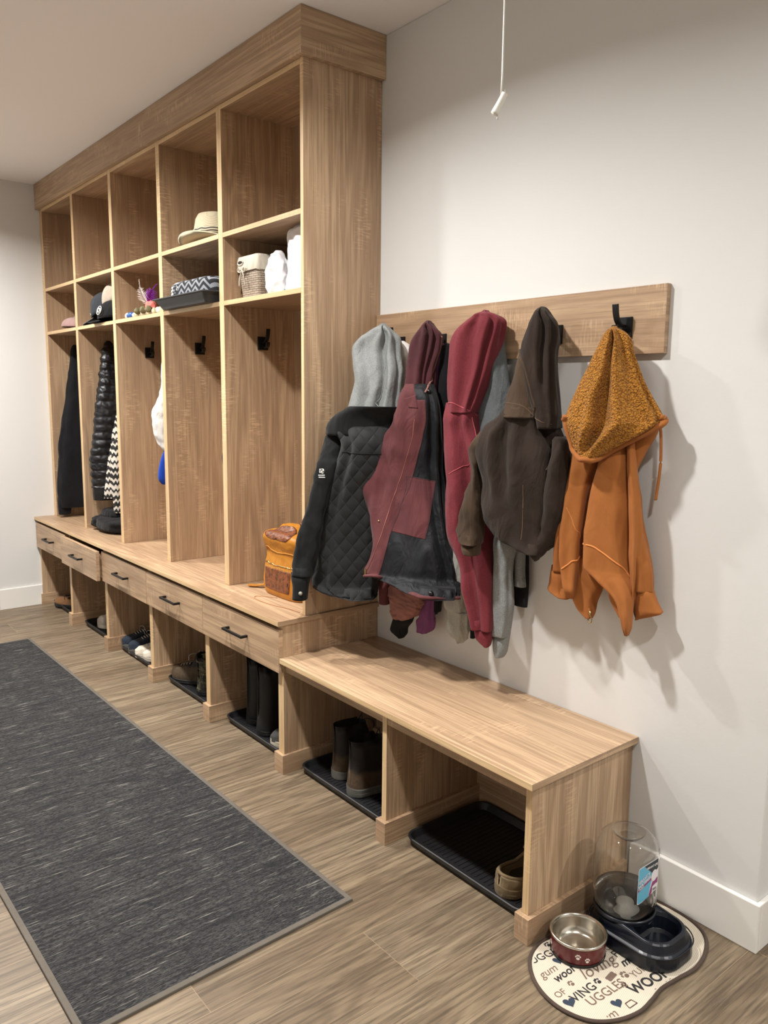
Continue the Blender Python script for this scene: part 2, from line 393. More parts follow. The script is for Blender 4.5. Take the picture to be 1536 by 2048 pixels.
# ------------------------------------------------------------------ coat rack
rack = thing('coat_rack', 'pale oak wall board with five black hooks above the bench', 'coat rack', (.62, 0, 1.56))
obj('rack_board', bx(.001, 1.2425, -.019, -.0005, 1.5575, 1.7405), WX, rack, bevel=.001)
RH = (.150, .372, .625, .878, 1.118)
for x in RH: hook(rack, (x, -.019, 1.624 if x < 1 else 1.632), (0,-1,0), (1,0,0))
TB = {
'bj_hood': [(0.1815,-0.13,1.687,0.0111,0.025,0.62),(0.1841,-0.1364,1.6742,0.0286,0.0495,0.62),(0.1848,-0.1427,1.6562,0.0533,0.0491,0.62),(0.1798,-0.1491,1.6404,0.0737,0.0486,0.62),(0.1732,-0.1555,1.6156,0.087,0.0482,0.62),(0.1769,-0.1618,1.5868,0.0919,0.0477,0.62),(0.1925,-0.1682,1.558,0.0924,0.0473,0.62),(0.2084,-0.1745,1.5223,0.0928,0.0468,0.62),(0.2169,-0.1809,1.4798,0.0891,0.0464,0.62),(0.2099,-0.1873,1.4322,0.0921,0.0459,0.62),(0.2068,-0.1936,1.3985,0.0979,0.0455,0.62),(0.2081,-0.2,1.363,0.0952,0.045,0.62)],
'bj_collar': [(0.2391,-0.215,1.3973,0.087,0.068,0.62),(0.2305,-0.215,1.392,0.0946,0.072,0.62),(0.219,-0.215,1.3828,0.1008,0.072,0.62),(0.2071,-0.2221,1.3685,0.111,0.0614,0.62),(0.1875,-0.2229,1.352,0.1193,0.0636,0.62),(0.1738,-0.2236,1.3337,0.1236,0.0657,0.62),(0.1645,-0.2243,1.3155,0.1231,0.0679,0.62),(0.1555,-0.225,1.2935,0.1166,0.07,0.62)],
'bj_body': [(0.1936,-0.225,1.3452,0.1055,0.025,0.62),(0.1957,-0.2286,1.3132,0.1064,0.0505,0.62),(0.2175,-0.2323,1.261,0.09,0.0509,0.62),(0.2009,-0.2359,1.183,0.0955,0.0514,0.62),(0.1691,-0.2395,1.0952,0.1016,0.0518,0.62),(0.1468,-0.2432,1.0008,0.1107,0.0523,0.62),(0.1306,-0.2468,0.9052,0.1194,0.0527,0.62),(0.1265,-0.2505,0.8105,0.124,0.0532,0.62),(0.1141,-0.2541,0.7476,0.1337,0.0536,0.62),(0.1305,-0.2577,0.7245,0.1262,0.0541,0.62),(0.1659,-0.2614,0.7113,0.1023,0.0545,0.62),(0.2207,-0.265,0.7081,0.0595,0.055,0.62)],
'bj_sleeve': [(0.0722,-0.25,1.3122,0.0249,0.0175,0.6),(0.0799,-0.2667,1.2873,0.0327,0.0344,0.6),(0.0892,-0.2833,1.2554,0.0379,0.0339,0.6),(0.0923,-0.3,1.2161,0.0389,0.0333,0.6),(0.1002,-0.3167,1.1792,0.0409,0.0328,0.6),(0.0827,-0.3333,1.0928,0.0391,0.0322,0.6),(0.0697,-0.35,1.0077,0.0383,0.0317,0.6),(0.0614,-0.3667,0.9395,0.0406,0.0311,0.6),(0.0476,-0.3833,0.8513,0.0459,0.0306,0.6),(0.0508,-0.4,0.7788,0.041,0.03,0.6)],
'bj_cuff': [(0.0512,-0.4,0.7865,0.0419,0.014,0.6),(0.0508,-0.4033,0.768,0.036,0.028,0.6),(0.054,-0.4067,0.7388,0.0288,0.028,0.6),(0.0519,-0.41,0.6898,0.0266,0.028,0.6)],
'ws': [(0.194,-0.05,1.6322,0.0043,0.0125,0.1),(0.2061,-0.0517,1.619,0.0165,0.025,0.1),(0.2141,-0.0533,1.6006,0.0247,0.025,0.1),(0.221,-0.055,1.5647,0.026,0.025,0.1),(0.2326,-0.0567,1.5107,0.0226,0.025,0.1),(0.2445,-0.0583,1.4387,0.0186,0.025,0.1),(0.2512,-0.06,1.3483,0.0228,0.025,0.1)],
'mj_hood': [(0.3797,-0.09,1.6895,0.0066,0.02,0.45),(0.3837,-0.092,1.6792,0.0088,0.041,0.45),(0.3849,-0.094,1.6655,0.0208,0.042,0.45),(0.3863,-0.096,1.6468,0.0391,0.043,0.45),(0.3809,-0.098,1.6269,0.049,0.044,0.45),(0.375,-0.1,1.6017,0.0539,0.045,0.45),(0.3701,-0.102,1.5745,0.0539,0.046,0.45),(0.3606,-0.104,1.5269,0.0499,0.047,0.45),(0.3586,-0.106,1.4908,0.0499,0.048,0.45),(0.3502,-0.108,1.4392,0.0531,0.049,0.45),(0.3441,-0.11,1.4008,0.0583,0.05,0.45)],
'mj_body': [(0.3845,-0.13,1.4767,0.0506,0.025,0.5),(0.3852,-0.1332,1.4477,0.0587,0.0509,0.5),(0.3881,-0.1365,1.4137,0.067,0.0518,0.5),(0.385,-0.1397,1.3553,0.0806,0.0526,0.5),(0.3614,-0.1429,1.301,0.1051,0.0535,0.5),(0.3466,-0.1462,1.2602,0.1229,0.0544,0.5),(0.3332,-0.1494,1.2118,0.138,0.0553,0.5),(0.3294,-0.1526,1.1587,0.1481,0.0562,0.5),(0.3326,-0.1559,1.1128,0.153,0.0571,0.5),(0.3546,-0.1591,1.0406,0.1465,0.0579,0.5),(0.3791,-0.1624,0.9655,0.144,0.0588,0.5),(0.4012,-0.1656,0.9012,0.1518,0.0597,0.5),(0.4067,-0.1688,0.8491,0.1676,0.0606,0.5),(0.4025,-0.1721,0.8165,0.1775,0.0615,0.5),(0.4299,-0.1753,0.8043,0.162,0.0624,0.5),(0.4693,-0.1785,0.7946,0.1354,0.0632,0.5),(0.52,-0.1818,0.7805,0.1009,0.0641,0.5),(0.5592,-0.185,0.7717,0.072,0.065,0.5)],
'mj_cuff': [(0.2126,-0.14,0.7731,0.0281,0.01,0.4),(0.2149,-0.14,0.7258,0.0233,0.02,0.4),(0.2156,-0.14,0.6875,0.0212,0.02,0.4),(0.216,-0.14,0.6644,0.0186,0.02,0.4)],
'tp_sleeve': [(0.3122,-0.11,0.7876,0.0726,0.0175,0.3),(0.3105,-0.11,0.7403,0.0771,0.035,0.3),(0.3127,-0.11,0.7031,0.076,0.035,0.3),(0.3069,-0.11,0.664,0.0662,0.035,0.3),(0.2951,-0.11,0.6366,0.0513,0.035,0.3),(0.2815,-0.11,0.6183,0.0342,0.035,0.3)],
'tp_cuff': [(0.298,-0.11,0.6373,0.0423,0.011,0.3),(0.2915,-0.11,0.6129,0.0394,0.022,0.3),(0.2735,-0.11,0.5857,0.0341,0.022,0.3),(0.2695,-0.11,0.5615,0.033,0.022,0.3),(0.2831,-0.11,0.5455,0.0089,0.022,0.3)],
'mg_sleeve': [(0.3819,-0.07,0.7394,0.0332,0.011,0.2),(0.3782,-0.07,0.6731,0.0349,0.022,0.2),(0.3779,-0.07,0.6355,0.0362,0.022,0.2),(0.3701,-0.07,0.6146,0.0438,0.022,0.2),(0.3667,-0.07,0.5931,0.0378,0.022,0.2),(0.355,-0.07,0.575,0.0236,0.022,0.2)],
'bk_sleeve': [(0.4023,-0.05,0.759,0.0354,0.009,0.1),(0.4001,-0.05,0.7026,0.0258,0.018,0.1),(0.3971,-0.05,0.6683,0.0189,0.018,0.1),(0.3977,-0.05,0.6515,0.0065,0.0121,0.1)],
'rh_hood': [(0.6488,-0.09,1.7023,0.0107,0.025,0.4),(0.6501,-0.092,1.6943,0.0297,0.0505,0.4),(0.6531,-0.094,1.6847,0.0459,0.051,0.4),(0.65,-0.096,1.6724,0.0594,0.0515,0.4),(0.6387,-0.098,1.6545,0.0721,0.052,0.4),(0.6241,-0.1,1.622,0.0813,0.0525,0.4),(0.6124,-0.102,1.5704,0.0801,0.053,0.4),(0.6008,-0.104,1.5068,0.0755,0.0535,0.4),(0.5865,-0.106,1.4393,0.0642,0.054,0.4),(0.5817,-0.108,1.4052,0.0557,0.0545,0.4),(0.5799,-0.11,1.384,0.05,0.055,0.4)],
'rh_body': [(0.5795,-0.11,1.4148,0.0603,0.025,0.4),(0.5727,-0.1118,1.374,0.055,0.0491,0.4),(0.5784,-0.1136,1.3267,0.0609,0.0482,0.4),(0.5955,-0.1155,1.2783,0.0717,0.0473,0.4),(0.6198,-0.1173,1.1882,0.0851,0.0464,0.4),(0.6271,-0.1191,1.0998,0.0872,0.0455,0.4),(0.6361,-0.1209,1.001,0.083,0.0445,0.4),(0.6533,-0.1227,0.9369,0.071,0.0436,0.4),(0.6713,-0.1245,0.8732,0.0601,0.0427,0.4),(0.688,-0.1264,0.7927,0.0529,0.0418,0.4),(0.706,-0.1282,0.7295,0.0415,0.0409,0.4),(0.7163,-0.13,0.6883,0.0343,0.04,0.4)],
'rh_cuff': [(0.7169,-0.13,0.6951,0.0344,0.015,0.4),(0.7191,-0.13,0.672,0.03,0.03,0.4),(0.7233,-0.13,0.6529,0.0254,0.03,0.4),(0.7376,-0.13,0.6345,0.0079,0.0246,0.4)],
'gh_top': [(0.6708,-0.055,1.655,0.0111,0.015,0.1),(0.6683,-0.055,1.6411,0.0101,0.03,0.1),(0.6607,-0.055,1.5848,0.0281,0.03,0.1),(0.6575,-0.055,1.5217,0.0461,0.03,0.1),(0.6522,-0.055,1.4417,0.0696,0.03,0.1),(0.6518,-0.055,1.361,0.0774,0.03,0.1),(0.6502,-0.055,1.2957,0.0736,0.03,0.1),(0.6562,-0.055,1.2142,0.0651,0.03,0.1)],
'gh_sleeve': [(0.7663,-0.085,1.0157,0.0452,0.015,0.2),(0.7631,-0.0858,0.9667,0.0408,0.03,0.2),(0.7596,-0.0867,0.9171,0.0346,0.03,0.2),(0.7592,-0.0875,0.8677,0.0338,0.03,0.2),(0.7635,-0.0883,0.7857,0.0339,0.03,0.2),(0.7641,-0.0892,0.7192,0.0311,0.03,0.2),(0.7605,-0.09,0.668,0.0265,0.03,0.2)],
'gh_cuff': [(0.7602,-0.09,0.6714,0.0313,0.012,0.2),(0.7583,-0.09,0.6422,0.0257,0.024,0.2),(0.7574,-0.09,0.6131,0.0211,0.024,0.2),(0.757,-0.09,0.596,0.0122,0.024,0.2)],
'gs_body': [(0.7851,-0.05,1.0149,0.0279,0.008,0.0),(0.7895,-0.05,0.9666,0.0201,0.016,0.0),(0.7913,-0.05,0.885,0.0174,0.016,0.0),(0.7968,-0.05,0.8333,0.0213,0.016,0.0)],
'bs_body': [(0.7787,-0.03,0.9791,0.0274,0.005,0.0),(0.782,-0.03,0.9303,0.0274,0.01,0.0),(0.7837,-0.03,0.8478,0.0299,0.01,0.0),(0.7834,-0.03,0.7624,0.0278,0.01,0.0)],
'lg_sleeve': [(0.5223,-0.08,0.787,0.0361,0.011,0.2),(0.5385,-0.08,0.7458,0.0425,0.022,0.2),(0.5489,-0.08,0.6945,0.0413,0.022,0.2),(0.5516,-0.08,0.6503,0.0447,0.022,0.2),(0.5516,-0.08,0.6179,0.0369,0.022,0.2),(0.564,-0.08,0.5922,0.0049,0.022,0.2)],
'bk_bit': [(0.6042,-0.07,0.714,0.016,0.005,0.2),(0.6109,-0.07,0.6626,0.0103,0.01,0.2),(0.6125,-0.07,0.6204,0.0103,0.01,0.2)],
'br_hood': [(0.8918,-0.1,1.6959,0.0059,0.025,0.35),(0.892,-0.1018,1.6871,0.0106,0.0417,0.35),(0.8943,-0.1036,1.6726,0.0204,0.0518,0.35),(0.8985,-0.1055,1.6536,0.0349,0.0527,0.35),(0.8981,-0.1073,1.632,0.0442,0.0536,0.35),(0.8962,-0.1091,1.6033,0.0516,0.0545,0.35),(0.8926,-0.1109,1.5744,0.0542,0.0555,0.35),(0.8944,-0.1127,1.5309,0.0558,0.0564,0.35),(0.9046,-0.1145,1.4724,0.0523,0.0573,0.35),(0.9188,-0.1164,1.4289,0.0445,0.0582,0.35),(0.934,-0.1182,1.3853,0.0355,0.0591,0.35),(0.9461,-0.12,1.3479,0.0271,0.06,0.35)],
'br_neck': [(0.8583,-0.12,1.5753,0.0261,0.02,0.4),(0.8648,-0.126,1.531,0.0293,0.042,0.4),(0.8672,-0.132,1.487,0.0365,0.044,0.4),(0.8654,-0.138,1.4429,0.0519,0.046,0.4),(0.8713,-0.144,1.406,0.0604,0.048,0.4),(0.8787,-0.15,1.3769,0.0673,0.05,0.4)],
'br_body': [(0.8709,-0.13,1.4104,0.0683,0.03,0.35),(0.8678,-0.13,1.3897,0.0821,0.0608,0.35),(0.8595,-0.13,1.3686,0.0995,0.0615,0.35),(0.8528,-0.13,1.3414,0.1187,0.0623,0.35),(0.8539,-0.13,1.3082,0.1375,0.0631,0.35),(0.8619,-0.13,1.2711,0.1462,0.0638,0.35),(0.8673,-0.13,1.2231,0.1439,0.0646,0.35),(0.8742,-0.13,1.1735,0.1373,0.0654,0.35),(0.8716,-0.13,1.1274,0.137,0.0662,0.35),(0.8691,-0.13,1.0657,0.1296,0.0669,0.35),(0.8794,-0.13,1.0269,0.1087,0.0677,0.35),(0.8924,-0.13,1.0026,0.0841,0.0685,0.35),(0.9119,-0.13,0.9885,0.0545,0.0692,0.35),(0.926,-0.13,0.977,0.0246,0.07,0.35)],
'br_hem': [(0.9651,-0.14,1.0492,0.0321,0.0175,0.3),(0.9445,-0.14,1.0084,0.0369,0.035,0.3),(0.9381,-0.14,0.9847,0.0301,0.035,0.3),(0.9371,-0.14,0.9679,0.0208,0.035,0.3),(0.9368,-0.14,0.954,0.007,0.0235,0.3)],
'br_sleeve': [(0.7321,-0.17,1.3219,0.016,0.0175,0.4),(0.7236,-0.1733,1.2951,0.0197,0.0356,0.4),(0.7172,-0.1767,1.2637,0.0216,0.0361,0.4),(0.7174,-0.18,1.2326,0.0194,0.0367,0.4),(0.72,-0.1833,1.1937,0.0172,0.0372,0.4),(0.713,-0.1867,1.1143,0.0292,0.0378,0.4),(0.7075,-0.19,1.0501,0.0386,0.0383,0.4),(0.7089,-0.1933,1.0105,0.0431,0.0389,0.4),(0.7141,-0.1967,0.9875,0.0385,0.0394,0.4),(0.7192,-0.2,0.9775,0.0298,0.04,0.4)],
'br_cuff': [(0.7176,-0.2,0.9821,0.0343,0.015,0.4),(0.7174,-0.2,0.9627,0.0317,0.03,0.4),(0.7193,-0.2,0.9437,0.0253,0.03,0.4)],
'br_sleeve2': [(0.9975,-0.13,1.3157,0.0213,0.025,0.3),(0.9996,-0.1283,1.2581,0.0247,0.0483,0.3),(0.9938,-0.1267,1.1846,0.0317,0.0467,0.3),(0.9825,-0.125,1.1099,0.0351,0.045,0.3),(0.9705,-0.1233,1.0482,0.0278,0.0433,0.3),(0.9637,-0.1217,1.0094,0.0167,0.0417,0.3),(0.9559,-0.12,0.9853,0.0064,0.0221,0.3)],
'or_hood': [(1.1345,-0.09,1.6256,0.0091,0.02,0.4),(1.139,-0.0935,1.6184,0.0188,0.0408,0.4),(1.1428,-0.0969,1.6061,0.0307,0.0415,0.4),(1.1469,-0.1004,1.5899,0.0396,0.0423,0.4),(1.1463,-0.1038,1.5564,0.0519,0.0431,0.4),(1.1479,-0.1073,1.5096,0.0722,0.0438,0.4),(1.1507,-0.1108,1.4653,0.0912,0.0446,0.4),(1.1557,-0.1142,1.4183,0.1134,0.0454,0.4),(1.1616,-0.1177,1.3861,0.1287,0.0462,0.4),(1.1637,-0.1212,1.3674,0.1273,0.0469,0.4),(1.1508,-0.1246,1.3465,0.1107,0.0477,0.4),(1.1274,-0.1281,1.3152,0.0764,0.0485,0.4),(1.1124,-0.1315,1.2912,0.0518,0.0492,0.4),(1.1035,-0.135,1.2685,0.021,0.05,0.4)],
'or_inner': [(1.2287,-0.06,1.3712,0.0367,0.0075,0.3),(1.2233,-0.06,1.3386,0.0326,0.015,0.3),(1.213,-0.06,1.2974,0.0199,0.015,0.3),(1.2083,-0.06,1.2629,0.0092,0.015,0.3),(1.2066,-0.06,1.2422,0.0032,0.0123,0.3)],
'or_left': [(1.0628,-0.09,1.2894,0.0437,0.0175,0.35),(1.0587,-0.0925,1.2464,0.0399,0.0355,0.35),(1.0514,-0.095,1.21,0.0379,0.036,0.35),(1.0411,-0.0975,1.1465,0.0351,0.0365,0.35),(1.0353,-0.1,1.0949,0.0337,0.037,0.35),(1.0319,-0.1025,1.046,0.0346,0.0375,0.35),(1.033,-0.105,0.9958,0.033,0.038,0.35),(1.0395,-0.1075,0.9466,0.0297,0.0385,0.35),(1.0441,-0.11,0.9164,0.0239,0.039,0.35),(1.0516,-0.1125,0.8837,0.0148,0.0395,0.35),(1.0538,-0.115,0.8604,0.0061,0.0181,0.35)],
'or_main': [(1.1502,-0.085,1.3223,0.0382,0.0175,0.35),(1.1495,-0.0871,1.2668,0.0397,0.035,0.35),(1.1467,-0.0892,1.1997,0.0499,0.035,0.35),(1.1463,-0.0912,1.1166,0.0616,0.035,0.35),(1.148,-0.0933,1.0417,0.0682,0.035,0.35),(1.1537,-0.0954,0.9711,0.0712,0.035,0.35),(1.1615,-0.0975,0.9512,0.0668,0.035,0.35),(1.1794,-0.0996,0.9333,0.0536,0.035,0.35),(1.2034,-0.1017,0.9069,0.0339,0.035,0.35),(1.2229,-0.1038,0.8786,0.0192,0.035,0.35),(1.2329,-0.1058,0.8455,0.0114,0.035,0.35),(1.2389,-0.1079,0.8117,0.0065,0.0287,0.35),(1.2391,-0.11,0.7922,0.0035,0.013,0.35)],
'or_side': [(1.1981,-0.08,1.3244,0.0102,0.0125,0.3),(1.2081,-0.08,1.2434,0.0098,0.025,0.3),(1.2212,-0.08,1.1622,0.0114,0.025,0.3),(1.2312,-0.08,1.0805,0.0131,0.025,0.3),(1.2343,-0.08,0.9973,0.0107,0.025,0.3),(1.2374,-0.08,0.9133,0.0083,0.025,0.3),(1.2311,-0.08,0.8622,0.0056,0.0205,0.3)],
'or_sleeve': [(1.1935,-0.06,1.2619,0.0059,0.015,0.2),(1.2021,-0.06,1.2142,0.0067,0.0246,0.2),(1.2092,-0.06,1.1677,0.0074,0.03,0.2),(1.2169,-0.06,1.0976,0.0099,0.03,0.2),(1.2307,-0.06,1.0294,0.0192,0.03,0.2),(1.2412,-0.06,0.9763,0.0249,0.03,0.2),(1.2493,-0.06,0.9128,0.0273,0.03,0.2)],
'or_cuff': [(1.2522,-0.06,0.9275,0.0228,0.0125,0.2),(1.2539,-0.06,0.9137,0.0265,0.025,0.2),(1.2603,-0.06,0.8865,0.0339,0.025,0.2),(1.2654,-0.06,0.8665,0.0404,0.025,0.2),(1.2676,-0.06,0.8569,0.0418,0.025,0.2),(1.2539,-0.06,0.8426,0.0266,0.025,0.2),(1.2399,-0.06,0.8293,0.0069,0.025,0.2)],
'or_sleeve2': [(1.0119,-0.1,1.126,0.0211,0.015,0.2),(1.0062,-0.1,1.051,0.0178,0.03,0.2),(1.0012,-0.1,0.9902,0.021,0.03,0.2),(0.9989,-0.1,0.9293,0.0231,0.03,0.2)],
'or_cuff2': [(0.9944,-0.1,0.9406,0.027,0.013,0.2),(0.9959,-0.1,0.9136,0.0282,0.026,0.2),(0.9963,-0.1,0.8859,0.0326,0.026,0.2),(0.9952,-0.1,0.8706,0.0362,0.026,0.2),(0.9995,-0.1,0.8622,0.0326,0.026,0.2),(1.018,-0.1,0.8507,0.0165,0.026,0.2)],
'or_back': [(1.095,-0.09,0.9747,0.0405,0.01,0.3),(1.0941,-0.09,0.9304,0.0402,0.02,0.3),(1.0917,-0.09,0.8974,0.0411,0.02,0.3),(1.0841,-0.09,0.8766,0.0399,0.02,0.3),(1.0786,-0.09,0.8529,0.0339,0.02,0.3),(1.0844,-0.09,0.8316,0.0253,0.02,0.3),(1.0924,-0.09,0.8169,0.0157,0.02,0.3),(1.0992,-0.09,0.8064,0.0056,0.02,0.3)],
'or_back2': [(1.1909,-0.085,0.9191,0.0328,0.007,0.2),(1.194,-0.085,0.8837,0.0317,0.014,0.2),(1.2024,-0.085,0.8568,0.0256,0.014,0.2),(1.2139,-0.085,0.8304,0.0164,0.014,0.2)],
'c1': [(-2.99,-0.19,1.735,0.012,0.02,0.0),(-2.985,-0.18,1.7,0.028,0.045,0.0),(-2.975,-0.17,1.59,0.035,0.068,0.0),(-2.97,-0.18,1.45,0.04,0.085,0.0),(-2.96,-0.19,1.35,0.045,0.09,0.0),(-2.95,-0.21,1.1,0.05,0.125,0.0),(-2.95,-0.21,0.99,0.052,0.13,0.0),(-2.95,-0.22,0.85,0.05,0.138,0.0),(-2.95,-0.22,0.74,0.05,0.138,0.0),(-2.955,-0.22,0.67,0.045,0.135,0.0)],
'c1b': [(-2.965,-0.3,1.0,0.03,0.04,0.0),(-2.965,-0.31,0.85,0.032,0.045,0.0),(-2.965,-0.315,0.7,0.03,0.045,0.0),(-2.965,-0.318,0.625,0.028,0.04,0.0)],
'c2': [(-2.405,-0.185,1.735,0.012,0.015,0.0),(-2.4,-0.185,1.71,0.022,0.03,0.0),(-2.385,-0.185,1.67,0.032,0.05,0.0),(-2.38,-0.185,1.6,0.036,0.062,0.0),(-2.375,-0.19,1.5,0.04,0.07,0.0),(-2.365,-0.2,1.36,0.045,0.09,0.0),(-2.36,-0.215,1.17,0.05,0.1,0.0),(-2.36,-0.22,1.05,0.05,0.115,0.0),(-2.36,-0.225,0.95,0.05,0.11,0.0),(-2.36,-0.225,0.86,0.048,0.11,0.0)],
'c2h': [(-2.36,-0.225,0.868,0.045,0.105,0.0),(-2.36,-0.225,0.83,0.046,0.108,0.0),(-2.36,-0.225,0.785,0.042,0.105,0.0)],
'c2b': [(-2.31,-0.12,1.45,0.02,0.03,0.0),(-2.3,-0.12,1.4,0.03,0.05,0.0),(-2.3,-0.15,1.17,0.035,0.07,0.0),(-2.3,-0.17,1.0,0.038,0.085,0.0),(-2.29,-0.18,0.88,0.04,0.1,0.0),(-2.29,-0.185,0.8,0.04,0.105,0.0)],
'c2c': [(-2.2,-0.2,1.15,0.02,0.05,0.0),(-2.2,-0.21,1.0,0.03,0.06,0.0),(-2.2,-0.21,0.85,0.032,0.06,0.0),(-2.2,-0.21,0.72,0.028,0.055,0.0)],
'c3': [(-1.285,-0.25,1.64,0.012,0.03,0.0),(-1.29,-0.265,1.59,0.028,0.065,0.0),(-1.292,-0.27,1.53,0.03,0.065,0.0),(-1.292,-0.27,1.47,0.03,0.066,0.0),(-1.295,-0.28,1.41,0.034,0.075,0.0),(-1.3,-0.29,1.36,0.04,0.088,0.0),(-1.3,-0.29,1.29,0.042,0.09,0.0),(-1.3,-0.29,1.22,0.04,0.082,0.0),(-1.295,-0.285,1.17,0.034,0.064,0.0),(-1.29,-0.285,1.15,0.03,0.045,0.0)],
'c3b': [(-1.292,-0.27,1.19,0.022,0.05,0.0),(-1.295,-0.285,1.1,0.026,0.07,0.0),(-1.295,-0.29,1.02,0.028,0.078,0.0),(-1.295,-0.29,0.985,0.024,0.06,0.0)],
'c4': [(-0.69,-0.27,1.25,0.015,0.03,0.0),(-0.69,-0.275,1.17,0.022,0.055,0.0),(-0.69,-0.275,1.1,0.018,0.045,0.0)],
'folded_top': [(-2.3,-0.235,0.735,0.02,0.015,0.0),(-2.3,-0.235,0.728,0.09,0.045,0.0),(-2.3,-0.235,0.705,0.11,0.06,0.0),(-2.3,-0.235,0.68,0.1,0.05,0.0)],
}
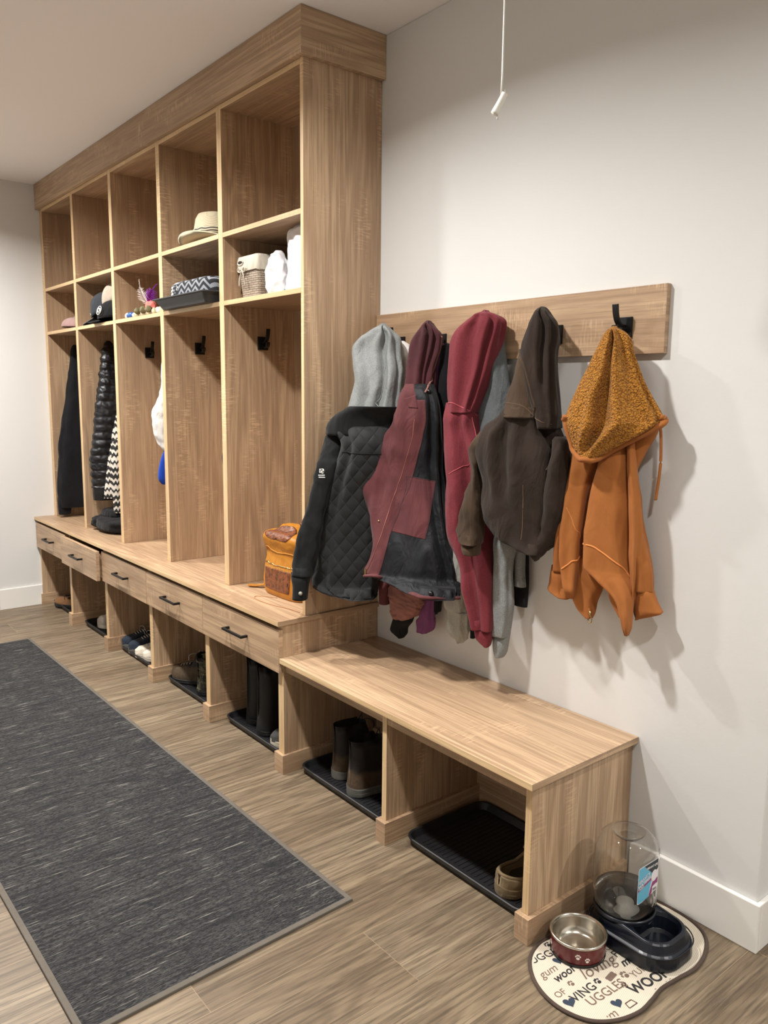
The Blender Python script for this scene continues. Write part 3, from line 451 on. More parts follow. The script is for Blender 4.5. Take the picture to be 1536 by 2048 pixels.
PL = {
'bj_logo': [(0.1179,-0.3465,1.1749),(0.1231,-0.3458,1.1465),(0.1081,-0.3572,1.1458),(0.1001,-0.3582,1.1722)],
'bj_btn': [(0.0786,-0.424,0.7182)],
'bj_seam': [(0.1742,-0.3079,1.2361),(0.219,-0.2948,1.2349),(0.2645,-0.2633,1.2331),(0.2984,-0.2119,1.2333)],
'bj_hem': [(0.0802,-0.3877,0.7563),(0.0446,-0.3441,0.7201),(0.1081,-0.3404,0.7134),(0.2058,-0.316,0.7148),(0.2701,-0.2517,0.7127),(0.2417,-0.1898,0.7102)],
'bj_hoodseam': [(0.2037,-0.1457,1.6848),(0.2192,-0.1532,1.6522),(0.234,-0.1622,1.5955),(0.2474,-0.1744,1.5252),(0.2532,-0.1874,1.464),(0.2475,-0.2003,1.4202),(0.2972,-0.253,1.3934)],
'mj_ext_l': [(0.3527,-0.1792,1.459),(0.3616,-0.1995,1.4216),(0.3492,-0.2104,1.3551),(0.2773,-0.2025,1.2985),(0.2579,-0.2226,1.2576),(0.2348,-0.2355,1.2087),(0.2284,-0.2481,1.1554),(0.2319,-0.2572,1.1097),(0.237,-0.2402,1.0334),(0.2763,-0.252,0.9602),(0.3018,-0.267,0.8974),(0.2907,-0.2756,0.8389),(0.271,-0.2781,0.8067)],
'mj_ext_r': [(0.3898,-0.1749,1.4592),(0.4028,-0.181,1.4222),(0.4158,-0.1865,1.3569),(0.4058,-0.1834,1.304),(0.3941,-0.1838,1.2641),(0.3807,-0.1874,1.2169),(0.3638,-0.1947,1.1639),(0.3521,-0.2046,1.118),(0.3361,-0.2242,1.0439),(0.3303,-0.25,0.9676),(0.317,-0.2677,0.8999),(0.2942,-0.2761,0.8396),(0.2786,-0.2794,0.8083)],
'mj_pl_l': [(0.3987,-0.1819,1.4222),(0.4194,-0.1851,1.357),(0.4088,-0.1815,1.3041),(0.3972,-0.182,1.2642),(0.3822,-0.1863,1.217),(0.3665,-0.1925,1.164),(0.3553,-0.2027,1.1182),(0.3396,-0.2226,1.0441),(0.3338,-0.2484,0.9679),(0.3213,-0.2667,0.9005),(0.3066,-0.2769,0.8455),(0.2814,-0.2771,0.8048)],
'mj_pl_r': [(0.4497,-0.1638,1.4228),(0.4514,-0.1593,1.3577),(0.4378,-0.1595,1.3049),(0.4275,-0.1608,1.2652),(0.4121,-0.1622,1.218),(0.4,-0.1688,1.1656),(0.3931,-0.1803,1.1204),(0.3749,-0.2043,1.0468),(0.3613,-0.2303,0.97),(0.3561,-0.2499,0.9041),(0.3487,-0.2611,0.8509),(0.3413,-0.2682,0.8148)],
'mj_po_l': [(0.381,-0.182,1.1612),(0.3841,-0.1883,1.1131),(0.3749,-0.2043,1.0468),(0.3601,-0.2315,0.9699)],
'mj_po_r': [(0.4585,-0.1167,1.1452),(0.4559,-0.1245,1.0899),(0.4749,-0.1562,1.0167),(0.4786,-0.1785,0.9519)],
'mj_hb_l': [(0.2845,-0.2796,0.8203),(0.3448,-0.2645,0.8292),(0.4216,-0.2485,0.8041),(0.5149,-0.2434,0.7922),(0.5615,-0.2425,0.7913),(0.6046,-0.1322,0.7815)],
'mj_hb_r': [(0.2806,-0.2809,0.7979),(0.3423,-0.2778,0.8056),(0.2393,-0.1408,0.7441),(0.5163,-0.2598,0.7778),(0.5743,-0.247,0.7759),(0.6202,-0.1446,0.7695)],
'mj_tab_l': [(0.3754,-0.1934,1.4269),(0.3945,-0.1868,1.3968)],
'mj_tab_r': [(0.4173,-0.176,1.4391),(0.429,-0.1763,1.3941)],
'mj_zip': [(0.4211,-0.1843,1.357),(0.4103,-0.1806,1.3041),(0.3972,-0.182,1.2642),(0.3822,-0.1863,1.217),(0.3665,-0.1925,1.164),(0.3553,-0.2027,1.1182),(0.3396,-0.2226,1.0441),(0.3338,-0.2484,0.9679),(0.3192,-0.2672,0.9002),(0.2942,-0.2761,0.8396),(0.2726,-0.2748,0.8102)],
'mj_zip2': [(0.4309,-0.1772,1.3572),(0.4207,-0.1716,1.3044),(0.4093,-0.1744,1.2647),(0.3932,-0.1777,1.2174),(0.378,-0.184,1.1645),(0.3701,-0.1971,1.1193),(0.3512,-0.2141,1.0448),(0.3451,-0.2418,0.9689),(0.3353,-0.2622,0.9022),(0.3192,-0.2734,0.8437),(0.3084,-0.278,0.8172)],
'mj_mid': [(0.3862,-0.1586,1.4762),(0.4112,-0.1754,1.4475),(0.421,-0.1766,1.4224),(0.4332,-0.1747,1.3573),(0.4207,-0.1716,1.3044),(0.4107,-0.1734,1.2647),(0.3946,-0.1765,1.2174),(0.3794,-0.183,1.1646),(0.3717,-0.1961,1.1194),(0.3526,-0.2129,1.0449),(0.3451,-0.2418,0.9689),(0.3371,-0.2614,0.9024),(0.3231,-0.272,0.8442),(0.3105,-0.2796,0.8106)],
'mj_zp': [(0.2791,-0.2799,0.8175)],
'mj_snap': [(0.3144,-0.2489,1.0008)],
'mj_cordlock': [(0.4411,-0.1386,1.4513),(0.5792,-0.2385,0.7926)],
'mj_hoodedge': [(0.4233,-0.0695,1.6397),(0.4214,-0.0714,1.6011),(0.4137,-0.0772,1.5657),(0.4002,-0.0824,1.5251),(0.413,-0.1093,1.482),(0.4411,-0.1567,1.4478)],
'rh_seam1': [(0.5399,-0.1451,1.4142),(0.5829,-0.1637,1.4149),(0.5989,-0.1497,1.4055),(0.6263,-0.138,1.3932),(0.6269,-0.0921,1.3736)],
'rh_seam2': [(0.6298,-0.1201,1.3692),(0.6368,-0.112,1.329),(0.657,-0.1196,1.2899)],
'rh_seam3': [(0.5872,-0.1764,1.1853),(0.6173,-0.1677,1.2036),(0.6481,-0.1423,1.2225)],
'br_seam1': [(0.8323,-0.1831,1.4187),(0.8718,-0.1874,1.4164),(0.9041,-0.1799,1.4068),(0.9305,-0.1697,1.3828),(0.9667,-0.1743,1.3654),(0.9735,-0.1106,1.356)],
'br_seam2': [(0.9743,-0.1597,1.2287),(0.9754,-0.1445,1.2498),(0.9792,-0.1239,1.2783)],
'br_seam3': [(0.9159,-0.19,1.1814),(0.917,-0.1881,1.1221),(0.9157,-0.1856,1.0619),(0.9158,-0.19,1.0172)],
'br_edge': [(0.8413,-0.1393,1.5751),(0.8851,-0.1739,1.5364),(0.9057,-0.1756,1.4931),(0.9252,-0.1758,1.443),(0.9382,-0.1759,1.4074),(0.9298,-0.1731,1.3785)],
'or_band': [(1.2805,-0.078,1.3891),(1.287,-0.0689,1.3839),(1.2889,-0.0754,1.3723),(1.2614,-0.0905,1.3518),(1.203,-0.1098,1.3175),(1.1463,-0.1325,1.2796),(1.135,-0.1675,1.268),(1.1033,-0.1744,1.2716),(1.0672,-0.1645,1.2952),(1.0526,-0.1729,1.3364),(1.0464,-0.1762,1.3681),(1.0547,-0.1791,1.3864)],
'or_seam1': [(1.0632,-0.0893,1.024),(1.1246,-0.1345,1.0255),(1.1535,-0.1295,1.0139),(1.1884,-0.1214,0.9932),(1.2132,-0.1016,0.9711),(1.2302,-0.0866,0.944)],
'or_seam2': [(1.0361,-0.1478,0.9453),(1.0576,-0.1377,0.9655),(1.0673,-0.1055,0.9823)],
'or_seam3': [(1.0371,-0.1386,1.1247),(1.0573,-0.1321,1.0831),(1.0682,-0.1108,1.0374)],
'or_string': [(1.258,-0.04,1.372),(1.263,-0.04,1.34),(1.266,-0.04,1.3),(1.267,-0.04,1.26),(1.264,-0.04,1.212),(1.259,-0.04,1.163)],
'or_pull': [(1.1107,-0.1039,0.8174),(1.1112,-0.1053,0.7969)],
'or_hole': [(1.1319,-0.1806,1.4312)],
}
# ------------------------------------------------------------------ hanging cloth
from mathutils.bvhtree import BVHTree
BV = {}
def sm01(t): t = max(0., min(1., t)); return t*t*(3-2*t)
def drape(key, name, mat, parent, amp=.004, pleat=0, k=7, seed=0, m=None, n=80, pw=2.3, creases=(), hollow=True, dome=True, fq=9, zf=.35, rows=None, loc=None, hang=None, region=None):
    """A hanging cloth volume: smooth loft through the rows with wrinkles, pleats and creases."""
    rows = rows or TB[key]
    if hang:
        r0 = rows[0]; rows = [(hang[0], hang[1], 1.61, .012, .012, 0), (hang[0], hang[1], 1.585, .020, .018, 0), (hang[0]*.7+r0[0]*.3, hang[1], 1.4, .03, .022, 0), (hang[0]*.3+r0[0]*.7, (hang[1]+r0[1])/2, (1.4+r0[2])/2, .035, .022, r0[5])] + rows[1:]
    m = m or max(14, int(abs(rows[0][2]-rows[-1][2])/.008))
    R_ = smooth_pts(rows, m)
    loops = []
    for i, (x0, y0, z, a, b_, rot) in enumerate(R_):
        t = i/(m-1); L = []
        c, s = math.cos(rot), math.sin(rot)
        for j in range(n):
            th = 2*PI*j/n
            cx, sx = math.cos(th), math.sin(th)
            ex = max(a, .001)*math.copysign(abs(cx)**(2/pw), cx); ey = max(b_, .001)*math.copysign(abs(sx)**(2/pw), sx)
            p = Vector((x0+c*ex-s*ey, y0+s*ex+c*ey, z))
            nv = Vector((cx/max(a,.004), sx/max(b_,.004), 0)).normalized(); nv = Vector((c*nv.x-s*nv.y, s*nv.x+c*nv.y, 0))
            q = Vector((p.x*fq+seed*3.1, p.y*fq, p.z*fq*zf))
            qd = Vector((q.x+q.z*1.6, q.y+q.z, q.z*1.4))
            d = amp*(noise.noise(q)*1.3+.6*(1-2.4*abs(noise.noise(qd*.9+Vector((5,1,seed)))))+.5*(1-2.4*abs(noise.noise(q*2.3+Vector((1,7,seed)))))-.4)
            if pleat:
                w_ = noise.noise(Vector((seed*1.7, z*2.2, 0)))*1.4
                d += pleat*math.sin(k*th+seed+w_)*(.25+.75*sm01(t*1.6))
            for (tc, wd, dp, t0, t1, dr) in creases:
                if t0-.1 < t < t1+.1:
                    env = sm01((t-t0+.1)/.15)*sm01((t1+.1-t)/.15)
                    da = (math.degrees(th)-(tc+dr*(t-t0))+180) % 360-180
                    d -= dp*env*math.exp(-(da/wd)**2)
                    d += .35*dp*env*math.exp(-((abs(da)-2.1*wd)/wd)**2)
            lim = .7*min(a, b_)
            d = max(-lim, min(lim, d))
            e = .35+.65*sm01(t*8)
            q = p+nv*d*e
            if x0 > 0: q.y = min(q.y, -.004)            # cloth rests against the wall
            if key[:2] == 'bj' and q.y > -.356: q.x = max(q.x, .005+.0004*(j % 3))   # and against the locker side
            L.append(q)
        loops.append(L)
    cen = lambda L: sum(L, Vector())/len(L)
    if dome:
        c0 = cen(loops[0]); h = min(R_[0][3], R_[0][4])
        loops.insert(0, [c0+(p-c0)*.65+Vector((0,0,h*.5)) for p in loops[0]])
        loops.insert(0, [c0+(p-c0)*.35+Vector((0,0,-h*.12)) for p in loops[0]])
    c1 = cen(loops[-1])
    if hollow:
        loops.append([c1+(p-c1)*.93+Vector((0,0,-.0015)) for p in loops[-1]])
        base_ = loops[-2]
        loops.append([c1+(p-c1)*.86+Vector((0,0,.004)) for p in base_])
        loops.append([c1+(p-c1)*.80+Vector((0,0,.03)) for p in base_])
    else:
        loops.append([c1+(p-c1)*.6+Vector((0,0,-.004)) for p in loops[-1]])
    bm = B(); stack(bm, [[tuple(p) for p in L] for L in loops], smooth=True)
    BV[key] = BVHTree.FromBMesh(bm)
    if region:                                   # the shell turned outward beside the opening is a piece of its own
        line, mat2, name2, th1 = region
        for f in bm.faces:
            c_ = f.calc_center_median(); t_ = min(R_, key=lambda r: abs(r[2]-c_.z))
            zs = sorted(line, key=lambda q: abs(q[2]-c_.z))[:2]; k_ = (c_.z-zs[0][2])/((zs[1][2]-zs[0][2]) or 1); k_ = max(0, min(1, k_)); lp_ = Vector(zs[0]).lerp(Vector(zs[1]), k_)
            def ang(p): v_ = Vector((p.x-t_[0], p.y-t_[1])); a_ = math.degrees(math.atan2(v_.y, v_.x)); return a_ if a_ > -200 else a_+360
            f.material_index = 0 if ang(lp_) < ang(c_) < th1 else 1
        b2 = bm.copy(); bmesh.ops.delete(b2, geom=[f for f in b2.faces if f.material_index == 0], context='FACES')
        bmesh.ops.delete(bm, geom=[f for f in bm.faces if f.material_index == 1], context='FACES')
        for f in b2.faces: f.material_index = 0
        obj(name2, b2, mat2, parent, smooth=True)
    return obj(name, bm, mat, parent, smooth=True, loc=loc)
def near(keys, p):
    best = None
    for k_ in keys:
        r = BV[k_].find_nearest(Vector(p))
        if r[0] is not None and (best is None or r[3] < best[3]): best = r
    return best
def snap(keys, p, off):
    r = near(keys, p); return r[0] + (Vector(p)-r[0]).normalized()*0 + outward(r)*off
def outward(r):
    n_ = r[1]
    return n_
def patch(keys, name, left, right, mat, parent, off=.0022, m=40, n=14, thick=.0016):
    """A sewn-on panel that lies on a cloth surface between two edge lines."""
    Lp = smooth_pts(left, m); Rp = smooth_pts(right, m); bm = B(); G = []
    for a, b_ in zip(Lp, Rp):
        row = []
        for j in range(n+1):
            t = j/n; p = Vector(a)*(1-t)+Vector(b_)*t
            row.append(bm.verts.new(snap(keys, p, off)))
        G.append(row)
    for i in range(m-1):
        for j in range(n): bm.faces.new((G[i][j], G[i][j+1], G[i+1][j+1], G[i+1][j])).smooth = True
    o = obj(name, bm, mat, parent, smooth=True)
    md = o.modifiers.new('solid', 'SOLIDIFY'); md.thickness = thick; md.offset = 0
    return o
def seam(keys, name, pts, mat, parent, r=.0012, off=.001, m=40, flat=1, n=6):
    P_ = [snap(keys, p, off) for p in smooth_pts(pts, m)]
    bm = B(); tube(bm, P_, r, n=n, flat=flat); return obj(name, bm, mat, parent, smooth=True)
# fabric colours
F_GREY = cloth('heather_grey_fleece', (142,145,143), (114,117,117), 420, heather=1)
F_DGREY = cloth('grey_blue_fleece', (98,103,104), (80,84,86), 420, heather=1)
F_LGREY = cloth('pale_grey_fleece', (172,170,160), (146,146,140), 420, heather=1)
F_BLK = cloth('black_knit', (17,17,20), (12,12,14)); F_RIB = cloth('black_rib', (12,12,13), (18,18,19))
F_WHITE = cloth('white_cotton', (226,224,220), (206,204,202))
F_MAR = cloth('faded_maroon_duck', (99,54,55), (76,40,44), wr=.45)
F_MARD = cloth('dark_maroon_duck', (78,40,44), (58,30,36), wr=.45)
F_LIN = cloth('black_satin_lining', (21,23,27), (14,15,18), rough=.5, wr=.6)
F_TAN = cloth('dusty_rose_duck', (142,98,88), (118,78,72), wr=.5)
F_MAG = cloth('magenta_knit', (116,66,106), (94,50,86))
F_RED = cloth('rose_red_fleece', (120,47,54), (100,38,46), 420, heather=1, wr=.25)
F_BRN = cloth('dark_brown_duck', (47,36,28), (34,26,21), wr=.5)
F_BRNL = cloth('worn_brown_duck', (70,54,39), (52,40,29), wr=.5)
F_ORG = cloth('rust_orange_fleece', (158,97,47), (146,86,40), wr=.22, scale=900)
F_STITCH = plain('contrast_thread', (150,90,80), .8)
F_STB = plain('brown_thread', (92,70,52), .8)
F_STO = plain('rust_thread', (206,128,66), .8)
BRASS = plain('aged_brass', (176,150,104), .35, 1)
def mk_quilt():
    m, nt, b = newmat('black_quilted_canvas'); v = coords(nt, False)
    sx = N(nt, 'ShaderNodeSeparateXYZ'); nt.links.new(v, sx.inputs[0])
    h = math_(nt, 'ADD', math_(nt, 'MULTIPLY', sx.outputs[0], .62), math_(nt, 'MULTIPLY', sx.outputs[1], .79))
    p1 = math_(nt, 'ABSOLUTE', math_(nt, 'SINE', math_(nt, 'MULTIPLY', math_(nt, 'ADD', h, math_(nt, 'MULTIPLY', sx.outputs[2], .8)), 62)))
    p2 = math_(nt, 'ABSOLUTE', math_(nt, 'SINE', math_(nt, 'MULTIPLY', math_(nt, 'SUBTRACT', h, math_(nt, 'MULTIPLY', sx.outputs[2], .8)), 62)))
    q = math_(nt, 'MULTIPLY', math_(nt, 'POWER', p1, .5), math_(nt, 'POWER', p2, .5))
    fine = noise_(nt, v, 700, 2)
    b.inputs['Base Color'].default_value = lin((24,26,26)); b.inputs['Roughness'].default_value = .85; b.inputs['Sheen Weight'].default_value = .05
    bump(nt, b, math_(nt, 'ADD', math_(nt, 'MULTIPLY', q, 3), math_(nt, 'MULTIPLY', fine, .3)), .55, .003); return m
F_QUILT = mk_quilt(); F_CANV = cloth('black_canvas', (22,24,24), (17,19,19), wr=.35)
def mk_sherpa():
    m, nt, b = newmat('golden_sherpa'); v = coords(nt, False)
    vo = N(nt, 'ShaderNodeTexVoronoi'); vo.inputs['Scale'].default_value = 190; vo.inputs['Randomness'].default_value = 1
    mp = N(nt, 'ShaderNodeVectorMath', operation='MULTIPLY_ADD'); nz = N(nt, 'ShaderNodeTexNoise'); nz.inputs['Scale'].default_value = 60
    nt.links.new(v, nz.inputs['Vector']); nt.links.new(nz.outputs['Color'], mp.inputs[0]); mp.inputs[1].default_value = (.012,)*3; nt.links.new(v, mp.inputs[2]); nt.links.new(mp.outputs[0], vo.inputs['Vector'])
    f = ramp(nt, vo.outputs['Distance'], [(.25, (0,0,0)), (.75, (1,1,1))])
    nt.links.new(mix(nt, f, lin((186,128,50)), lin((134,84,28))), b.inputs['Base Color']); b.inputs['Roughness'].default_value = .95; b.inputs['Sheen Weight'].default_value = .1; b.inputs['Specular IOR Level'].default_value = .1
    inv = math_(nt, 'SUBTRACT', 1, vo.outputs['Distance']); bump(nt, b, math_(nt, 'ADD', inv, math_(nt, 'MULTIPLY', noise_(nt, v, 300, 2), .5)), 1.0, .006); return m
F_SHERPA = mk_sherpa()
hk = lambda i: (RH[i], -.08, 1.62)
# 1 black quilted jacket with grey hood
t = thing('hooded_jacket', 'black quilted shirt jacket with a heather grey hood, hanging beside the tall locker side', 'jacket', hk(0))
G1 = t
drape('bj_hood', 'hood', F_GREY, t, .006, seed=2, creases=[(-62,7,.022,.05,1,-14),(-110,12,.010,.35,1,20),(-25,10,.010,.2,1,0)])
drape('bj_collar', 'collar', F_CANV, t, .003, seed=3, dome=False)
drape('bj_body', 'body', F_QUILT, t, .006, .003, 5, seed=4, dome=False, creases=[(-120,10,.012,.1,1,0)])
drape('bj_sleeve', 'sleeve', F_CANV, t, .006, .002, 4, seed=5, fq=14, zf=.6)
drape('bj_cuff', 'cuff', F_CANV, t, .002, seed=6, dome=False)
# 2 white shirt
t = thing('white_shirt', 'white cotton top glimpsed between the grey hood and the maroon hood', 'shirt', (RH[0]+.05, -.05, 1.62))
drape('ws', 'body', F_WHITE, t, .006, .003, 6, seed=7)
# 3 maroon jacket
t = thing('work_jacket', 'faded maroon work jacket hanging open with black lining and a maroon inner pocket', 'jacket', hk(1))
G3 = t
drape('mj_hood', 'hood', F_MARD, t, .006, .003, 6, seed=9, creases=[(-70,9,.016,.15,1,10),(-35,8,.014,.05,.9,-12),(-5,8,.010,.2,1,0)])
drape('mj_body', 'lining', F_LIN, t, .008, .003, 6, seed=10, dome=False, n=140, region=(PL['mj_mid'], F_MAR, 'outer_shell', 58), creases=[(-40,8,.014,.1,.9,8),(-15,8,.012,.15,1,0)])
drape('mj_cuff', 'cuff', F_MAR, t, .003, seed=11)
# sleeves under it
t = thing('rose_coat', 'dusty rose coat sleeve with black knit cuff below the maroon jacket hem', 'coat', (RH[1], -.1, .9))
drape('tp_sleeve', 'sleeve', F_TAN, t, .006, .002, 5, hang=(0.378,-.062), seed=12, fq=22, zf=1.2); drape('tp_cuff', 'cuff', F_RIB, t, .004, seed=13, dome=False)
t = thing('magenta_sweater', 'magenta sweater cuff showing below the maroon jacket hem', 'sweater', (RH[1]+.08, -.07, .9))
drape('mg_sleeve', 'sleeve', F_MAG, t, .004, .002, 6, hang=(0.41,-.045), seed=14)
t = thing('black_sweatshirt', 'black sleeve end beside the magenta cuff', 'sweatshirt', (RH[1]+.11, -.05, .95))
drape('bk_sleeve', 'sleeve', F_BLK, t, .004, hang=(0.425,-.045), seed=15)
# 4 red hoodie
t = thing('red_hoodie', 'rose red fleece hoodie hanging between the maroon and brown jackets', 'hoodie', hk(2))
G4 = t
drape('rh_hood', 'hood', F_RED, t, .006, seed=17, creases=[(-48,6,.016,.0,.9,-6),(-100,12,.010,.1,1,18),(-10,9,.012,.0,.5,10)])
drape('rh_body', 'body', F_RED, t, .008, .005, 5, seed=18, dome=False, creases=[(-80,10,.014,.1,1,-15)])
drape('rh_cuff', 'cuff', F_RED, t, .002, seed=19, dome=False)
# 5 grey hoodie behind
t = thing('grey_hoodie', 'heather grey hoodie hanging behind the red hoodie, long sleeve reaching lowest', 'hoodie', (RH[2]+.08, -.05, 1.6))
drape('gh_top', 'body', F_DGREY, t, .005, .003, 5, seed=20); drape('gh_sleeve', 'sleeve', F_GREY, t, .004, .0025, 6, seed=21); drape('gh_cuff', 'cuff', F_GREY, t, .002, seed=22, dome=False)
drape('gs_body', 'hem', F_GREY, t, .003, seed=23)
t = thing('black_shirt', 'flat black shirt hem against the wall, below the brown jacket', 'shirt', (RH[3]-.09, -.03, 1.0))
drape('bs_body', 'body', F_BLK, t, .002, seed=24)
t = thing('pale_grey_sweatshirt', 'pale grey sweatshirt sleeve hanging under the maroon jacket hem, left of the red sleeve', 'sweatshirt', (RH[2]-.1, -.08, .85))
drape('lg_sleeve', 'sleeve', F_LGREY, t, .007, .003, 4, hang=(0.622,-.062), seed=25, fq=18)
t = thing('undershirt', 'small black garment corner between the pale grey sleeve and red cuff', 'shirt', (RH[2]-.02, -.07, .8))
drape('bk_bit', 'hem', F_BLK, t, .002, hang=(0.61,-.045), seed=26)
# 6 brown jacket
t = thing('brown_jacket', 'dark brown hooded canvas jacket, child size, fourth hook', 'jacket', hk(3))
t['label'] = 'dark brown hooded canvas jacket with puffed sleeves, hanging left of the orange hoodie'
G6 = t
drape('br_neck', 'collar', F_BRNL, t, .005, seed=28)
drape('br_hood', 'hood', F_BRN, t, .006, .002, 5, seed=29, creases=[(-70,8,.018,.1,.7,10),(-30,8,.012,.2,1,-8)])
drape('br_body', 'body', F_BRN, t, .009, .002, 4, seed=30, dome=True, fq=7, zf=.6, creases=[(-105,7,.02,.25,.55,-10),(-45,9,.018,.1,1,10)])
drape('br_hem', 'hem', F_BRN, t, .006, seed=31)
drape('br_sleeve', 'sleeve', F_BRNL, t, .006, .002, 4, seed=32, fq=15, zf=.7); drape('br_sleeve2', 'sleeve', F_BRN, t, .005, seed=33, fq=10, zf=.6)
drape('br_cuff', 'cuff', F_BRNL, t, .003, seed=34, dome=False)
# 7 orange sherpa hoodie
t = thing('orange_hoodie', 'rust orange zip hoodie with golden sherpa hood, rightmost on the rack', 'hoodie', hk(4))
G7 = t
drape('or_hood', 'hood', F_SHERPA, t, .005, seed=36, n=120, creases=[(-92,5,.020,.12,.45,-2),(-97,7,.040,.48,.86,-3),(-50,12,.010,.1,.7,-6),(-20,8,.012,.1,.9,2)])
drape('or_inner', 'hood_back', F_ORG, t, .003, seed=37)
for kk, nm, am, pl_, sd, dm in (('or_left','front_panel',.005,.004,38,True),('or_main','front_panel',.005,.003,39,True),('or_side','side_panel',.004,.003,40,True),('or_sleeve','sleeve',.004,.003,41,True),('or_cuff','cuff',.003,.001,42,False),('or_sleeve2','sleeve',.004,.002,43,True),('or_cuff2','cuff',.003,.001,44,False),('or_back','hem',.003,.002,45,True),('or_back2','hem',.002,.001,46,True)):
    drape(kk, nm, F_ORG, t, am, pl_, 5, seed=sd, dome=dm)
# locker clothes
F_PUFF = plain('black_nylon', (13,14,17), .42)
t = thing('black_hoodie', 'plain black sweatshirt hanging in the leftmost bay of the lockers', 'sweatshirt', (-2.98, -.19, 1.66))
drape('c1', 'body', F_BLK, t, .005, .004, 6, seed=50); drape('c1b', 'sleeve', F_BLK, t, .004, seed=51)
t = thing('puffer_jacket', 'black quilted puffer jacket hanging in the second bay from the left', 'jacket', (-2.40, -.19, 1.66)); G8 = t
def puff_rows(key, step=.046, d=.007):
    R_ = smooth_pts(TB[key], 240); out = []
    for (x0, y0, z, a, b_, r_) in R_:
        k_ = abs(math.sin(PI*z/step))**.6; out.append((x0, y0, z, a+d*(k_-.6), b_+d*(k_-.6), r_))
    return out
drape('c2', 'body', F_PUFF, t, .004, seed=52, rows=puff_rows('c2'), m=220, fq=22, zf=1)
drape('c2h', 'hem', F_PUFF, t, .003, seed=53, dome=False)
def mk_aztec():
    m, nt, b = newmat('black_and_cream_aztec_fleece'); v = coords(nt, False); sx = N(nt, 'ShaderNodeSeparateXYZ'); nt.links.new(v, sx.inputs[0])
    z = math_(nt, 'MULTIPLY', sx.outputs[2], 150); y = math_(nt, 'MULTIPLY', sx.outputs[1], 190)
    tri = math_(nt, 'PINGPONG', y, 1.7)
    a = math_(nt, 'SINE', math_(nt, 'ADD', z, math_(nt, 'MULTIPLY', math_(nt, 'FLOOR', math_(nt, 'MULTIPLY', tri, 1.5)), .9)))
    b2 = math_(nt, 'SINE', math_(nt, 'MULTIPLY', sx.outputs[2], 37))
    f = math_(nt, 'GREATER_THAN', math_(nt, 'ADD', a, math_(nt, 'MULTIPLY', b2, .5)), .05)
    nt.links.new(mix(nt, f, lin((36,34,34)), lin((206,198,186))), b.inputs['Base Color']); b.inputs['Roughness'].default_value = .95; return m
F_AZ = mk_aztec()
t = thing('patterned_fleece', 'black and cream zigzag patterned fleece hanging behind the puffer jacket', 'fleece', (-2.28, -.15, 1.5))
drape('c2b', 'body', F_AZ, t, .004, .003, 6, seed=54); drape('c2c', 'sleeve', F_AZ, t, .004, seed=55)
t = thing('grey_shirt', 'white and grey shirt bunched against the right divider of the middle bay', 'shirt', (-1.29, -.26, 1.6))
drape('c3', 'body', F_WHITE, t, .006, .003, 5, seed=56, fq=12, zf=.7)
t = thing('blue_glove', 'bright blue cloth hanging below the white shirt in the middle bay', 'cloth', (-1.29, -.27, 1.15))
drape('c3b', 'body', cloth('royal_blue_knit', (24,62,160), (18,48,130)), t, .004, .002, 5, seed=57)
t = thing('dark_strap', 'small dark cloth edge hanging at the right side of the fourth bay', 'cloth', (-.69, -.27, 1.2))
drape('c4', 'body', F_BLK, t, .002, seed=58)
# ------------------------------------------------------------------ sewn details
def dot(keys, name, p, mat, parent, r=.005, off=.003):
    q = snap(keys, p, off); bm = B(); bmesh.ops.create_uvsphere(bm, u_segments=12, v_segments=8, radius=r); bmesh.ops.translate(bm, verts=bm.verts, vec=q)
    return obj(name, bm, mat, parent, smooth=True)
bjb = ['bj_body']
seam(bjb, 'yoke_seam', PL['bj_seam'], F_CANV, G1, .0022, .001)
seam(bjb, 'hem_piping', PL['bj_hem'], F_CANV, G1, .0035, .001)
seam(['bj_hood'], 'hood_seam', PL['bj_hoodseam'], F_GREY, G1, .0018, .0)
dot(['bj_cuff'], 'cuff_button', PL['bj_btn'][0], plain('pearl_snap', (150,148,138), .3), G1, .0075, .001)
THR = plain('white_embroidery', (220,220,214), .7)
# embroidered mark on the upper sleeve: a running-horse like blot over two short lines of lettering
a, b_, c_, d_ = [Vector(p) for p in PL['bj_logo']]
bm = B()
def on_sleeve(u, v):
    p = (a*(1-u)+d_*0+0*a) if False else (d_*(1-u)+a*u)*(1-v)+(c_*(1-u)+b_*u)*v
    return snap(['bj_sleeve'], p, .0015)
for pts in ([(.1,.55),(.15,.2),(.3,.0)],[(.3,.0),(.45,.3),(.35,.6)],[(.55,.05),(.9,.1),(.85,.5),(.6,.62)],[(.45,.3),(.6,.62)],[(.15,.4),(.5,.45),(.9,.1)]):
    tube(bm, [on_sleeve(*q) for q in smooth_pts(pts, 7)], .0016, n=5)
for v in (.85, 1.12):
    for k in range(7):
        u = -.25+k*.19
        tube(bm, [on_sleeve(u, v-.07), on_sleeve(u+.07, v+.06)], .0013, n=5)
    tube(bm, [on_sleeve(-.25+.1*k, v+.0) for k in range(13)], .0009, n=5)
obj('embroidered_mark', bm, THR, G1)
MJ = ['mj_body', 'mj_hood']
patch(['mj_body'], 'zip_placket', PL['mj_pl_l'], PL['mj_pl_r'], F_MAR, G3, .0068, 110, 14)
patch(['mj_body'], 'inner_pocket', PL['mj_po_l'], PL['mj_po_r'], F_MAR, G3, .0085, 60, 26)
bm = B(); hb = [Vector(a).lerp(Vector(b_), .55) for a, b_ in zip(smooth_pts(PL['mj_hb_l'], 60), smooth_pts(PL['mj_hb_r'], 60))]; tube(bm, hb, .0115, n=12, flat=.5); bmesh.ops.translate(bm, verts=bm.verts, vec=(.006,-.008,-.003)); obj('hem_band', bm, F_MAR, G3, smooth=True)
